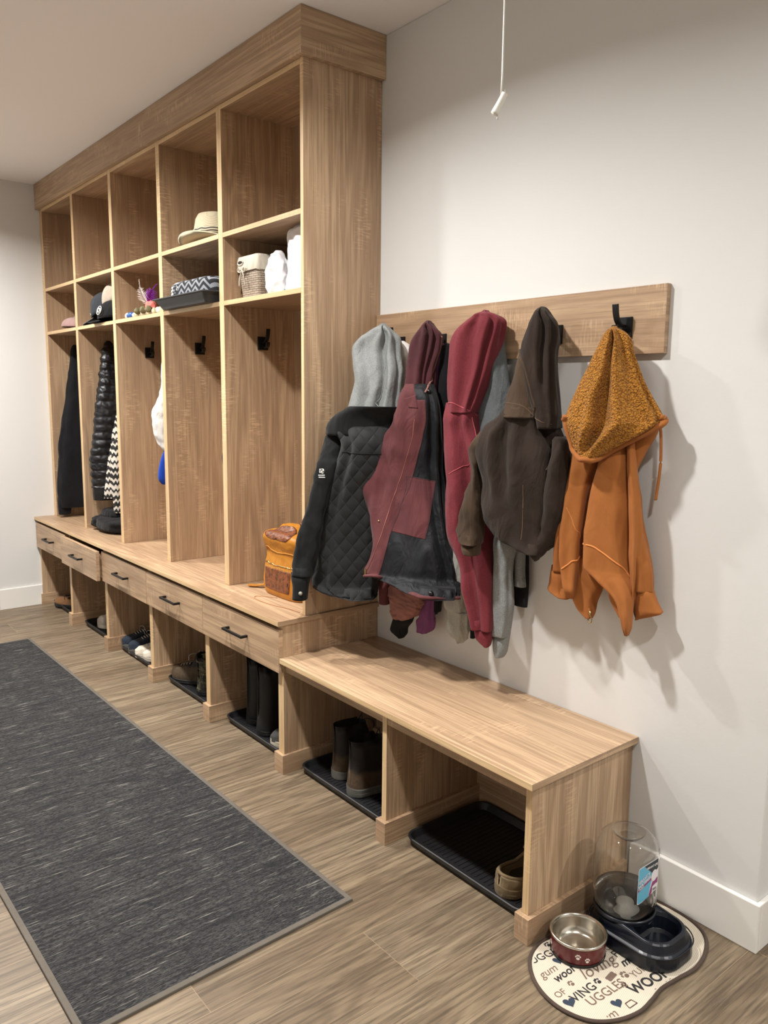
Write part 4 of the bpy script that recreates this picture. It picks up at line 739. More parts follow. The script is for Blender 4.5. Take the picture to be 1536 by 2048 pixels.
patch(['mj_body'], 'storm_tab', PL['mj_tab_l'], PL['mj_tab_r'], F_MAR, G3, .012, 10, 8, .004)
seam(['mj_body'], 'zipper', PL['mj_zip'], F_STITCH, G3, .0022, .0085, 110, .5)
seam(['mj_body'], 'topstitching', PL['mj_zip2'], F_STITCH, G3, .0008, .0085, 110)
seam(['mj_hood', 'mj_body'], 'hood_binding', PL['mj_hoodedge'], F_TAN, G3, .004, .001, 40, .6)
DST = plain('dark_maroon_thread', (62,30,34), .8)
for k_ in ('mj_po_l','mj_po_r','mj_pl_r'): seam(['mj_body'], 'pocket_stitching' if 'po' in k_ else 'placket_edge', PL[k_], DST, G3, .0016, .0095, 60)
seam(['mj_body'], 'pocket_stitching', [PL['mj_po_l'][0], PL['mj_po_r'][0]], DST, G3, .0016, .0095, 30); seam(['mj_body'], 'pocket_stitching', [tuple(Vector(PL['mj_po_l'][0])+Vector((0,0,-.012))), tuple(Vector(PL['mj_po_r'][0])+Vector((0,0,-.012)))], DST, G3, .0009, .0095, 30)
dot(['mj_body'], 'snap', PL['mj_snap'][0], BRASS, G3, .004, .004)
for p in PL['mj_cordlock']: dot(['mj_body'], 'cord_lock', p, plain('black_plastic', (14,14,15), .25), G3, .009, .006)
q = snap(['mj_body'], PL['mj_zp'][0], .006); bm = B(); box(bm, q.x-.005, q.x+.005, q.y-.003, q.y+.003, q.z-.018, q.z+.010); obj('zip_pull', bm, BRASS, G3, bevel=.001)
for k_ in ('rh_seam1','rh_seam2','rh_seam3'): seam(['rh_hood','rh_body'], 'topstitching', PL[k_], plain('rose_thread', (176,80,86), .8) if k_ == 'rh_seam1' else bpy.data.materials['rose_thread'], G4, .0016, .0008)
for k_ in ('br_seam1','br_seam2','br_seam3'): seam(['br_body','br_hood','br_neck'], 'topstitching', PL[k_], F_STB, G6, .0013, .0006)
seam(['br_hood','br_neck'], 'hood_binding', PL['br_edge'], F_BRNL, G6, .005, .001, 40, .6)
P_ = smooth_pts(PL['or_band'], 90); bm = B(); tube(bm, [snap(['or_hood'], p, .002) if 5 < i < 84 else Vector(p) for i, p in enumerate(P_)], .0115, n=12, flat=.75); obj('hood_band', bm, F_ORG, G7, smooth=True)
for k_ in ('or_seam1','or_seam2','or_seam3'): seam(['or_main','or_left'], 'flatlock_seam', PL[k_], F_STO, G7, .0026 if k_ != 'or_seam3' else .0012, .0008)
bm = B(); tube(bm, smooth_pts(PL['or_string'], 30), .0062, n=8, flat=.45); obj('drawstring', bm, F_ORG, G7, smooth=True)
q = Vector(PL['or_pull'][0]); bm = B(); tube(bm, [q+Vector((0.,0,.012)), q, q+Vector((.001,0,-.006))], .0035, n=8)
tube(bm, [q+Vector((.0065*math.cos(x), 0, -.014+.009*math.sin(x))) for x in [i*PI/6 for i in range(12)]], .0016, n=6, closed=True); obj('zip_pull', bm, BRASS, G7, smooth=True)
# ------------------------------------------------------------------ rug
def mk_rug():
    m, nt, b = newmat('charcoal_heather_rug'); v = coords(nt, False)
    f1 = noise_(nt, v, 420, 2, .7, 0, (1, .22, 1)); f2 = noise_(nt, v, 95, 3, .7, 0, (1, .05, 1)); f3 = noise_(nt, v, 5, 2)
    c = mix(nt, ramp(nt, f1, [(.36,(0,0,0)),(.66,(1,1,1))]), lin((33,34,35)), lin((82,81,80)))
    c = mix(nt, ramp(nt, f2, [(.40,(.7,.7,.7)),(.55,(0,0,0))]), c, lin((38,38,40)))
    s = ramp(nt, noise_(nt, v, 200, 2, .65, 0, (1, .05, 1)), [(.63,(0,0,0)),(.77,(.7,.7,.7))])
    c = mix(nt, s, c, lin((176,170,160)))
    nt.links.new(c, b.inputs['Base Color']); b.inputs['Roughness'].default_value = .95; b.inputs['Specular IOR Level'].default_value = .1
    bump(nt, b, math_(nt, 'ADD', f1, f2), .6, .003); return m
RUG = mk_rug(); RUGB = cloth('taupe_rug_binding', (104,97,88), (92,86,78))
t = thing('runner_rug', 'long charcoal heathered runner rug with taupe binding on the plank floor', 'rug', (-.76, -1.11, 0))
cr = [(-2.322,-.747), (.786,-.710), (.812,-1.487), (-2.318,-1.530)]
def quad_pt(s, u): # s along length, u across
    a = Vector(cr[0]).lerp(Vector(cr[1]), s); b_ = Vector(cr[3]).lerp(Vector(cr[2]), s); return a.lerp(b_, u)
bm = B(); G = []; ns, nu = 60, 16
for i in range(ns+1):
    row = []
    for j in range(nu+1):
        s_ = .004+.992*i/ns; u_ = .016+.968*j/nu; p = quad_pt(s_, u_)
        row.append(bm.verts.new((p.x, p.y, .0085+.0006*noise.noise(Vector((p.x*3, p.y*3, 0))))))
    G.append(row)
for i in range(ns):
    for j in range(nu): bm.faces.new((G[i][j], G[i+1][j], G[i+1][j+1], G[i][j+1]))
obj('pile', bm, RUG, t, smooth=True)
bm = B(); pts = []
for (a, b_) in ((0,1),(1,2),(2,3),(3,0)):
    A = Vector(cr[a]+(0,)); Bq = Vector(cr[b_]+(0,))
    for k in range(40): pts.append(A.lerp(Bq, k/40))
c0 = sum(pts, Vector())/len(pts)
inner = []
for k, p in enumerate(pts):
    i = k//40; s_, u_ = 0, 0
    inner.append(p)
def inset(poly, d):
    out = []; n = len(poly)
    for i in range(n):
        a, b_, c_ = Vector(poly[i-1]), Vector(poly[i]), Vector(poly[(i+1) % n])
        d1 = (b_-a).normalized(); d2 = (c_-b_).normalized(); n1 = Vector((-d1.y, d1.x)); n2 = Vector((-d2.y, d2.x)); m_ = (n1+n2); m_ = m_/max(.3, m_.dot(n1))
        out.append(b_+m_*d)
    return out
sgn = 1 if sum(cr[i][0]*cr[(i+1) % 4][1]-cr[(i+1) % 4][0]*cr[i][1] for i in range(4)) > 0 else -1
ci = inset(cr, .016*sgn)
L0 = [(p[0], p[1], .0005) for p in cr]; L1 = [(p[0], p[1], .0085) for p in cr]; L2 = [(p.x, p.y, .0100) for p in ci]; L3 = [(p.x, p.y, .0060) for p in ci]
stack(bm, [L0, L1, L2, L3], cap0=False, cap1=False); obj('binding', bm, RUGB, t, bevel=.002)
# ------------------------------------------------------------------ boot trays
def tray(x0, x1, y0, y1, label):
    t = thing('boot_tray', label, 'boot tray', ((x0+x1)/2, (y0+y1)/2, 0), 'black boot trays in the cubbies')
    bm = B(); r = .045
    def lp(d, z): return [(p[0], p[1], z) for p in rrect(x0+d, x1-d, y0+d, y1-d, max(.01, r-d), 8)]
    stack(bm, [lp(.012,.0005), lp(.004,.018), lp(.0,.026), lp(-.002,.030), lp(.002,.0325), lp(.008,.031), lp(.012,.022), lp(.018,.009)], smooth=False)
    obj('tray_shell', bm, RUBBER, t, bevel=.0008)
    bm = B()
    for k in range(int((x1-x0-.09)/.018)):
        xx = x0+.05+k*.018; box(bm, xx, xx+.004, y0+.04, y1-.04, .0088, .0108)
    obj('tray_ribs', bm, RUBBER, t)
for x0, x1, lb in ((-3.055,-2.52,'black boot tray in the leftmost floor cubby under the first drawer'), (-2.43,-1.905,'black boot tray in the second floor cubby holding a striped sneaker'),
                   (-1.815,-1.285,'black boot tray under the navy and white sneakers'), (-1.198,-.672,'black boot tray under the laced boot and camouflage boot'),
                   (-.583,-.065,'black boot tray under the tall black boots'), (.022,.566,'black boot tray under the worn work boots in the low bench'),
                   (.645,1.160,'black boot tray holding one tan clog, nearest the pet bowls')):
    tray(x0, x1, -.402, -.035, lb)
# ------------------------------------------------------------------ shoes
def shoe(name, label, heel, ang, Ls, Wd, topf, mats, cat='shoe', group=None, sole_h=.022, sole_w=1.05, lace=None, depth=.8, sole_mat=None, tipup=.006, band=None, squeeze=.72, toe=2.4):
    """heel: floor position of the heel, ang: heading of the toe, topf(s): height of the upper at s 0..1."""
    t = thing(name, label, cat, heel, group); t.rotation_euler = (0, 0, 0)
    ux, uy = math.cos(ang), math.sin(ang); H = Vector(heel)
    def P(s, w, z): return (H.x+ux*s*Ls-uy*w, H.y+uy*s*Ls+ux*w, H.z+z)
    def hw(s):
        a = .5*Wd*(.80+.26*math.sin(min(1, max(0, (s-.25)/.9))*PI*.75)-.10*math.exp(-((s-.42)/.14)**2))
        e = 1-max(0, (s-.70)/.30)**toe if s > .70 else 1
        h = 1-max(0, (.16-s)/.16)**2.2 if s < .16 else 1
        return a*max(.0, e)**.5*max(0., h)**.5+.0015
    n = 34; S_ = [.5-.5*math.cos(PI*i/(n-1)) for i in range(n)]
    out = [P(s, hw(s)*sole_w, 0) for s in S_]+[P(s, -hw(s)*sole_w, 0) for s in reversed(S_)]
    def lift(L, z, k):
        r = []; N2 = len(L)
        for i, p in enumerate(L):
            s = S_[i] if i < n else S_[2*n-1-i]; cx = Vector(P(s, 0, 0)); q = cx+(Vector(p)-cx)*k; r.append((q.x, q.y, H.z+z+tipup*max(0, (s-.75)/.25)**2))
        return r
    bm = B(); stack(bm, [lift(out, .0, .94), lift(out, .004, .99), lift(out, sole_h*.45, 1.0), lift(out, sole_h*.5, .985), lift(out, sole_h*.9, 1.0), lift(out, sole_h, .97)], smooth=False)
    obj('sole', bm, sole_mat or mats[1], t, smooth=False)
    ns_ = 84; SS = [.5-.5*math.cos(PI*i/(ns_-1)) for i in range(ns_)]; loops = []
    SS = [.0015+.997*s for s in SS]
    prev = None
    for s in SS:
        top = topf(s)[0]; op = topf(s)[1]; w0 = hw(s)*.97; wt = w0*(1-(1-squeeze)*min(1, top/(.10))); row = []
        z0 = sole_h*.85
        for k in range(7):
            f = k/6; w = w0+(wt-w0)*f**1.5+.003*math.sin(f*PI)-(.10*w0*math.sin(min(1, f*1.5)*PI)**2 if top > .12 else 0); row.append((w, z0+(top-z0)*f))
        for k in range(1, 6):
            f = k/5; zc = top+.012*(1-op)*math.sin(f*PI/2); zi = max(z0+.004, top-(top-z0)*depth*min(1, f*2.2)); ww = wt*(1-f) if op < .5 else (wt-.004-.0*f)*(1-max(0, f-.5)*2*1.0)
            ww = (1-op)*wt*math.cos(f*PI/2)**.8+op*(wt-.005*min(1, f*5))*(1-sm01((f-.45)/.55))
            row.append((max(0, ww), (1-op)*zc+op*zi))
        def PP(w, z):
            hz_ = max(0, min(1, (z-z0)/max(.03, top-z0))); dn = (.035 if top > .12 else .012)*math.sin(hz_*PI*.8)*max(0, 1-s/.22)
            nn_ = .0022*noise.noise(Vector((s*9+H.x*7, z*38, w*30))) if z > z0+.01 else 0
            return P(s+dn, w+(nn_ if w > 0 else -nn_ if w < 0 else 0), z+nn_*.7)
        loops.append([PP(w, z) for w, z in row]+[PP(-w, z) for w, z in reversed(row[:-1])])
    bm = B(); R__ = [[bm.verts.new(p) for p in L] for L in loops]
    for A, Bq in zip(R__, R__[1:]):
        for k in range(len(A)-1): bm.faces.new((A[k], A[k+1], Bq[k+1], Bq[k])).smooth = True
    for L in (R__[0], R__[-1]): bm.faces.new(L)
    obj('upper', bm, mats[0], t, smooth=True)
    if lace:
        bm = B(); s0, s1, nl = lace[0], lace[1], lace[2]
        for k in range(nl):
            s = s0+(s1-s0)*k/(nl-1); zt = topf(s)[0]+.012; w = hw(s)*.42
            tube(bm, [P(s, w, zt-.006), P(s+.012, w*.5, zt+.003), P(s+.018, 0, zt+.004), P(s+.012, -w*.5, zt+.003), P(s, -w, zt-.006)], .0022, n=6)
        sb = s0; zt = topf(sb)[0]+.012
        for q in (1, -1):
            tube(bm, smooth_pts([P(sb, 0, zt+.004), P(sb+.02, q*.02, zt+.016), P(sb+.07, q*.042, zt+.010), P(sb+.05, q*.052, zt-.012)], 12), .0018, n=6)
        obj('laces', bm, lace[3], t, smooth=True)
    if band:
        for (z, th, mt) in band:
            bm = B(); ring = []
            sA = [i/30 for i in range(31)]
            for i in range(40):
                a = 2*PI*i/40; s = .21+.20*math.cos(a); s = max(.015, s)
                w = (hw(.2)*(squeeze))*math.sin(a)*1.04; ring.append(P(s, w, z))
            tube(bm, ring, th, n=6, closed=True); obj('band', bm, mt, t, smooth=True)
    return t
def low(hh=.062, hc=.085, ho=.05):
    def f(s):
        if s < .5: return (hc-(hc-hh)*sm01((s-.02)/.3), 1-sm01((s-.44)/.08))
        return (hh+(ho-hh)*sm01((s-.5)/.38)-.012*sm01((s-.88)/.12), 0 if s > .52 else 1-sm01((s-.44)/.08))
    return f
def tall(h, inst=.085, toe_=.055, sh=.42):
    def f(s):
        if s < sh: return (h, 1)
        if s < sh+.14: return (h+(inst-h)*sm01((s-sh)/.14), 1-sm01((s-sh)/.03))
        return (inst+(toe_-inst)*sm01((s-sh-.14)/(.40))-.010*sm01((s-.9)/.1), 0)
    return f
LW = plain('white_laces', (190,186,178), .8); LB = plain('black_laces', (26,26,28), .8)
SUEDE = cloth('tan_suede', (128,92,60), (104,72,46)); OILED = cloth('worn_brown_leather', (86,66,46), (62,46,32), rough=.6, scale=300)
NAVY = cloth('navy_mesh', (36,44,56), (24,30,40), scale=500); WHL = cloth('cream_canvas_shoe', (214,204,188), (196,184,168)); KN = cloth('dark_grey_knit', (62,62,58), (48,48,46), scale=500)
CREAM = plain('cream_rubber_sole', (206,196,178), .6); GREYS = plain('grey_rubber_sole', (96,94,88), .7); BLS = plain('black_rubber_sole', (22,22,22), .6); BLKL = plain('black_boot_rubber', (13,13,14), .62)
def mk_camo():
    m, nt, b = newmat('woodland_camouflage'); v = coords(nt, False)
    f = noise_(nt, v, 28, 2, .5, .5)
    r = ramp(nt, f, [(.0, lin((24,24,20))), (.44, lin((52,54,38))), (.5, lin((88,82,60))), (.56, lin((34,38,26))), (.63, lin((150,146,124)))])
    for e in r.node.color_ramp.elements: pass
    r.node.color_ramp.interpolation = 'CONSTANT'; nt.links.new(r, b.inputs['Base Color']); b.inputs['Roughness'].default_value = .6; return m
CAMO = mk_camo()
TZ = .0110
def mk_two():
    m, nt, b = newmat('two_tone_boot_leather'); v = coords(nt, False); sx = N(nt, 'ShaderNodeSeparateXYZ'); nt.links.new(v, sx.inputs[0])
    h = math_(nt, 'ADD', sx.outputs[2], math_(nt, 'MULTIPLY', noise_(nt, v, 14, 3), .05))
    f = ramp(nt, h, [(.108,(0,0,0)),(.122,(1,1,1))]); wn = noise_(nt, v, 60, 3, .6)
    nt.links.new(mix(nt, f, mix(nt, wn, lin((88,70,48)), lin((52,41,30))), mix(nt, wn, lin((34,27,22)), lin((20,17,15)))), b.inputs['Base Color']); b.inputs['Roughness'].default_value = .75
    bump(nt, b, wn, .5, .003); return m
TWOT = mk_two()
d2r = math.radians
shoe('brown_shoe', 'brown suede low shoe with its toe at the left edge of the leftmost cubby', (-2.735,-.27,TZ), d2r(206), .28, .10, low(.06,.085,.045), (SUEDE, BLS), lace=(.50,.68,4,LB))
shoe('dark_boot', 'black ankle boot standing behind the brown suede shoe in the leftmost cubby', (-2.70,-.13,TZ), d2r(180+14), .27, .095, tall(.20), (BLKL, BLS), cat='boot')
shoe('striped_sneaker', 'cream and grey striped knit sneaker toe in the second floor cubby', (-2.255,-.11,TZ), d2r(268), .26, .10, low(.075,.09,.06), (cloth('striped_knit', (206,196,184), (150,142,134), scale=160), CREAM))
shoe('navy_sneaker', 'navy sneaker with red lining, left one of the pair in the third cubby', (-1.765,-.135,TZ), d2r(262), .265, .098, low(.078,.098,.055), (NAVY, GREYS), lace=(.50,.70,5,LW), sole_h=.028)
shoe('navy_sneaker', 'navy sneaker with red lining, right one of its pair, beside the cream shoes', (-1.655,-.140,TZ), d2r(262), .265, .098, low(.078,.098,.055), (NAVY, GREYS), lace=(.50,.70,5,LW), sole_h=.028)
shoe('cream_sneaker', 'small cream canvas sneaker wedged between the navy shoe and its cream mate', (-1.555,-.18,TZ), d2r(258), .225, .082, low(.058,.075,.048), (WHL, CREAM), lace=(.50,.70,4,LW))
shoe('cream_sneaker', 'small cream canvas sneaker nearest the right divider of the third cubby', (-1.465,-.17,TZ), d2r(254), .225, .082, low(.058,.075,.048), (WHL, CREAM), lace=(.50,.70,4,LW))
shoe('laced_boot', 'brown lace-up ankle boot with long pale laces in the fourth floor cubby', (-.945,-.235,TZ), d2r(208), .275, .10, tall(.155,.085,.06,.40), (TWOT, BLS), cat='boot', lace=(.46,.78,6,LW))
shoe('camouflage_boot', 'camouflage rubber boot beside the brown lace-up boot', (-.905,-.372,TZ), d2r(88), .27, .10, tall(.185,.09,.06,.44), (CAMO, BLS), cat='boot', band=((.165,.004,plain('olive_rubber', (70,66,52), .5)),(.03,.004,bpy.data.materials['olive_rubber'])), squeeze=.95)
shoe('winter_boot', 'tall black winter boot, left one of the pair under the rightmost drawer', (-.475,-.345,TZ), d2r(84), .28, .115, tall(.29,.10,.07,.50), (BLKL, BLS), cat='boot', squeeze=.95)
shoe('winter_boot', 'tall black winter boot, right one of the pair, beside the white-soled sneaker', (-.345,-.370,TZ), d2r(82), .29, .12, tall(.30,.10,.07,.50), (BLKL, BLS), cat='boot', squeeze=.95)
shoe('grey_sneaker', 'dark grey knit sneaker with thick white sole beside the tall black boots', (-.140,-.120,TZ), d2r(256), .275, .10, low(.068,.085,.05), (KN, CREAM), sole_h=.030, lace=(.5,.68,4,LB))
shoe('work_boot', 'worn brown work boot with grey sole, left one of the pair under the bench', (.165,-.340,TZ), d2r(84), .285, .110, tall(.205,.10,.068,.42), (TWOT, GREYS), cat='boot', lace=(.46,.74,6,LB), sole_h=.032)
shoe('work_boot', 'worn brown work boot with grey sole, right one of the pair, nearer the tray edge', (.305,-.372,TZ), d2r(82), .290, .112, tall(.205,.10,.070,.42), (TWOT, GREYS), cat='boot', lace=(.46,.74,6,LB), sole_h=.032)
shoe('riding_boot', 'dark reddish brown tall boot with buckles beside the bench divider', (.480,-.345,TZ), d2r(86), .27, .10, tall(.30,.095,.06,.44), (cloth('oxblood_leather', (52,30,22), (38,22,17), rough=.55), BLS), cat='boot', band=((.06,.0035,BRASS),(.12,.003,BRASS)), squeeze=.9)
CLOG = cloth('tan_clog_foam', (122,104,76), (104,86,62), rough=.7, scale=200)
def clogf(s):
    if s < .50: return (.056+.008*math.exp(-(s/.1)**2)+.034*sm01((s-.30)/.20), 1)
    return (.090-.034*sm01((s-.55)/.40), 1-sm01((s-.52)/.05))
cl = shoe('clog', 'single tan slip-on clog with dark inside, heel toward the room, in the nearest cubby', (1.035,-.372,TZ), d2r(79), .285, .112, clogf, (CLOG, CLOG), sole_h=.030, depth=.9, squeeze=.90)
bm = B(); ps = []; ca, sa = math.cos(d2r(79)), math.sin(d2r(79))
for i in range(44):
    a = 2*PI*i/44; sv = .27-.245*math.cos(a); wv = .0515*math.sin(a)*(1-.12*math.exp(-((sv-.3)/.2)**2))*.92; ps.append((1.035+ca*sv*.285-sa*wv, -.372+sa*sv*.285+ca*wv, TZ+clogf(sv)[0]+.001))
tube(bm, ps, .0052, n=8, closed=True); obj('rim', bm, CLOG, cl, smooth=True)
bm = B(); ps = [(1.035+ca*sv*.285-sa*wv, -.372+sa*sv*.285+ca*wv, TZ+z) for sv, wv, z in smooth_pts([(.44,.046,.085),(.52,.044,.108),(.62,.030,.128),(.66,.0,.135),(.62,-.030,.128),(.52,-.044,.108),(.44,-.046,.085)], 30)]
tube(bm, ps, .006, n=8, flat=.6); obj('heel_strap', bm, CLOG, cl, smooth=True)
bm = B(); bx_ = [(1.035+math.cos(d2r(79))*s*.285-math.sin(d2r(79))*w, -.372+math.sin(d2r(79))*s*.285+math.cos(d2r(79))*w, TZ+.0345) for s, w in [(.21+.16*math.cos(2*PI*i/30)+.12, .040*math.sin(2*PI*i/30)) for i in range(30)]]
bm.faces.new([bm.verts.new(p) for p in bx_]); o = obj('insole', bm, plain('dark_insole', (58,48,34), .9), cl)
# ------------------------------------------------------------------ folded sweater, locker bay two
t = thing('folded_coat', 'black folded padded coat lying on the counter in the second bay', 'coat', (-2.28,-.24,.604))
FB = cloth('black_padded_cloth', (20,20,22), (13,13,15), wr=.6)
def blob(bm, c, r, seed=0, amp=.12, pw=2.6, nu=48, nv=24, rz=0):
    loops = []
    for i in range(nv+1):
        ph = -PI/2+PI*i/nv; cz = math.copysign(abs(math.sin(ph))**(2/pw), math.sin(ph)); cr_ = abs(math.cos(ph))**(2/pw)
        L = []
        for j in range(nu):
            th = 2*PI*j/nu; x = math.copysign(abs(math.cos(th))**(2/pw), math.cos(th))*cr_; y = math.copysign(abs(math.sin(th))**(2/pw), math.sin(th))*cr_
            k = 1+amp*noise.noise(Vector((x*1.7+seed, y*1.7, cz*1.7)))
            X, Y = x*r[0]*k, y*r[1]*k; L.append((c[0]+X*math.cos(rz)-Y*math.sin(rz), c[1]+X*math.sin(rz)+Y*math.cos(rz), c[2]+cz*r[2]*(k if cz > 0 else 1)))
        loops.append(L)
    loops[0] = [tuple(c[k]+(p[k]-c[k])*1 for k in range(3)) for p in loops[0]]
    stack(bm, loops[1:-1], smooth=True)
bm = B(); blob(bm, (-2.245,-.235,.648), (.185,.105,.043), 3, .14, 3); obj('body', bm, FB, t, smooth=True)
bm = B(); blob(bm, (-2.36,-.27,.650), (.06,.075,.040), 8, .16); obj('sleeve', bm, FB, t, smooth=True)
drape('folded_top', 'collar', FB, t, .003, seed=60, hollow=False)
# ------------------------------------------------------------------ caps on the second shelf bay
def cap(name, label, c, r, h, ang, tilt, mat, brim_mat, brim_len=.075, strap=False, mark=None):
    t = thing(name, label, 'cap', c)
    M_ = Matrix.Translation(Vector(c)) @ Matrix.Rotation(ang, 4, 'Z') @ Matrix.Rotation(tilt, 4, 'Y')
    bm = B(); prof = [(math.cos(a)*1.0, math.sin(a)) for a in [PI/2*i/12 for i in range(13)]]
    loops = []
    for (cr_, cz) in prof[:-1]:
        loops.append([tuple(M_ @ Vector((r*1.08*cr_**.8*math.cos(2*PI*j/48), r*.92*cr_**.8*math.sin(2*PI*j/48)*(1+.012*math.cos(12*PI*j/48)), h*cz**.95+.004))) for j in range(48)])
    inner = [[tuple(Vector(c)+(Vector(p)-Vector(c))*.96) for p in L] for L in loops[:3]]
    stack(bm, inner[::-1]+loops, smooth=True, cap0=True); obj('crown', bm, mat, t, smooth=True)
    bm = B(); top = []; bot = []
    for side, z in ((top, .004), (bot, -.0005)):
        for i in range(15):
            for j in range(6):
                a = -d2r(62)+d2r(124)*i/14; u = j/5
                ln = r*1.03+brim_len*u*math.cos(a*.9)**.6
                x = ln*math.cos(a) if u == 0 else (r*1.08*math.cos(a)+brim_len*u*math.cos(a*.75)**.5); y = r*.95*math.sin(a)*(1-.06*u)
                side.append(bm.verts.new(M_ @ Vector((x, y, z-.018*(y/r)**2*(1) -.006*u+.002))))
    for s_ in (top, bot):
        for i in range(14):
            for j in range(5): bm.faces.new((s_[i*6+j], s_[i*6+j+1], s_[(i+1)*6+j+1], s_[(i+1)*6+j])).smooth = True
    edge = [i*6 for i in range(15)][::-1]+list(range(1, 5))+[i*6+5 for i in range(15)]+[14*6+j for j in range(4, 0, -1)]
    for a_, b2 in zip(edge, edge[1:]+edge[:1]):
        try: bm.faces.new((top[a_], top[b2], bot[b2], bot[a_]))
        except ValueError: pass
    obj('brim', bm, brim_mat, t, smooth=True)
    bm = B(); bmesh.ops.create_uvsphere(bm, u_segments=10, v_segments=6, radius=.006); bmesh.ops.translate(bm, verts=bm.verts, vec=M_ @ Vector((0,0,h+.005))); obj('top_button', bm, mat, t, smooth=True)
    if mark:
        kind, a0, zz, rr = mark
        bm = B(); cc = M_ @ Vector((r*1.085*math.cos(a0)*.93, r*.93*math.sin(a0)*.97, zz)); nrm = (M_.to_3x3() @ Vector((math.cos(a0), math.sin(a0), .35))).normalized()
        ux_ = Vector((0,0,1)).cross(nrm).normalized(); uy_ = nrm.cross(ux_)
        cc = cc + nrm*.004
        if kind == 'ring':
            tube(bm, [cc+ux_*rr*math.cos(2*PI*i/28)+uy_*rr*math.sin(2*PI*i/28) for i in range(28)], rr*.09, n=6, closed=True)
            for q in range(5):
                a1 = 2.4*q+.6; tube(bm, [cc+ux_*rr*.55*math.cos(a1+k*.8)+uy_*rr*.5*math.sin(a1+k*.7)+nrm*.001 for k in range(3)], rr*.14, n=6)
        else:
            for q in range(3): tube(bm, [cc+uy_*(.022-.018*q)+ux_*.003*(q-1), cc+uy_*(.010-.018*q)-ux_*.002], .004+.0012*q, n=6)
        obj('emblem', bm, THR, t, smooth=True)
    return t
CG = cloth('charcoal_twill', (50,54,58), (42,45,50)); CL_ = cloth('mid_grey_twill', (98,100,106), (84,86,92)); CB = cloth('beige_canvas_cap', (178,164,148), (156,142,128)); CBK = cloth('black_twill', (16,16,17), (11,11,12)); CPK = cloth('dusty_pink_cap', (176,146,140), (150,120,116))
cap('baseball_cap', 'charcoal grey baseball cap with white stitching, leaning left on the shelf', (-2.225,-.245,1.880), .092, .125, d2r(208), d2r(19), CG, CL_, .080, mark=('bars', d2r(10), .055, .02))
cap('baseball_cap', 'beige baseball cap stacked behind the charcoal and black caps', (-2.085,-.235,1.925), .086, .120, d2r(200), d2r(16), CB, CB, .05)
cap('baseball_cap', 'black baseball cap with round white emblem in front of the grey cap', (-2.000,-.285,1.836), .094, .100, d2r(215), d2r(5), CBK, CBK, .07, mark=('ring', d2r(62), .045, .024))
cap('baseball_cap', 'small dusty pink cap lying low on the shelf of the leftmost bay', (-2.72,-.275,1.818+.012), .078, .060, d2r(40), 0, CPK, CPK, .04)
# ------------------------------------------------------------------ straw hat
def mk_straw():
    m, nt, b = newmat('woven_straw'); v = coords(nt, False)
    w_ = N(nt, 'ShaderNodeTexChecker'); w_.inputs['Scale'].default_value = 260; nt.links.new(v, w_.inputs['Vector'])
    nt.links.new(mix(nt, w_.outputs['Fac'], lin((206,196,168)), lin((184,172,142))), b.inputs['Base Color']); b.inputs['Roughness'].default_value = .8; bump(nt, b, w_.outputs['Fac'], .4, .001); return m
STRAW = mk_straw()
hc = (-.925, -.225, 2.0912); t = thing('straw_hat', 'cream woven straw cowboy hat with dark patterned band on the upper shelf', 'hat', hc)
def hatpt(r, th, z): 
    x = r*math.cos(th)*1.12; y = r*math.sin(th)*(.92-.16*sm01((r-.09)/.09))
    up = .022*(abs(math.sin(th))**2.2)*max(0, (r-.085)/.12)**1.5
    dn = -.020*(abs(math.cos(th))**3)*max(0, (r-.085)/.12)**1.5
    return Vector((hc[0]+x, hc[1]+y, hc[2]+.026+z+up+dn))
prof = [(.190,-.001),(.188,.004),(.150,.003),(.115,.004),(.100,.007),(.094,.018),(.091,.055),(.084,.092),(.072,.112),(.054,.115),(.032,.104),(.002,.101)]
bm = B(); n = 64
low_ = [(.190,-.001),(.150,-.003),(.110,-.002),(.084,.002)]
loops = [[hatpt(r, 2*PI*j/n, z) for j in range(n)] for r, z in low_[::-1]]+[[hatpt(r, 2*PI*j/n, z) for j in range(n)] for r, z in prof]
stack(bm, [[tuple(p) for p in L] for L in loops], smooth=True); obj('crown_and_brim', bm, STRAW, t, smooth=True)
bm = B(); stack(bm, [[tuple(hatpt(r, 2*PI*j/n, z)) for j in range(n)] for r, z in ((.0945,.016),(.0965,.017),(.0945,.046),(.092,.047))], cap0=False, cap1=False, smooth=True)
def mk_band():
    m, nt, b = newmat('patterned_hat_band'); v = coords(nt, False); sx = N(nt, 'ShaderNodeSeparateXYZ'); nt.links.new(v, sx.inputs[0])
    s_ = math_(nt, 'SINE', math_(nt, 'ADD', math_(nt, 'MULTIPLY', sx.outputs[2], 560), math_(nt, 'MULTIPLY', math_(nt, 'SINE', math_(nt, 'MULTIPLY', sx.outputs[0], 130)), .8)))
    nt.links.new(mix(nt, math_(nt, 'GREATER_THAN', s_, .1), lin((70,64,56)), lin((196,186,160))), b.inputs['Base Color']); b.inputs['Roughness'].default_value = .8; return m
obj('hat_band', bm, mk_band(), t, smooth=True)
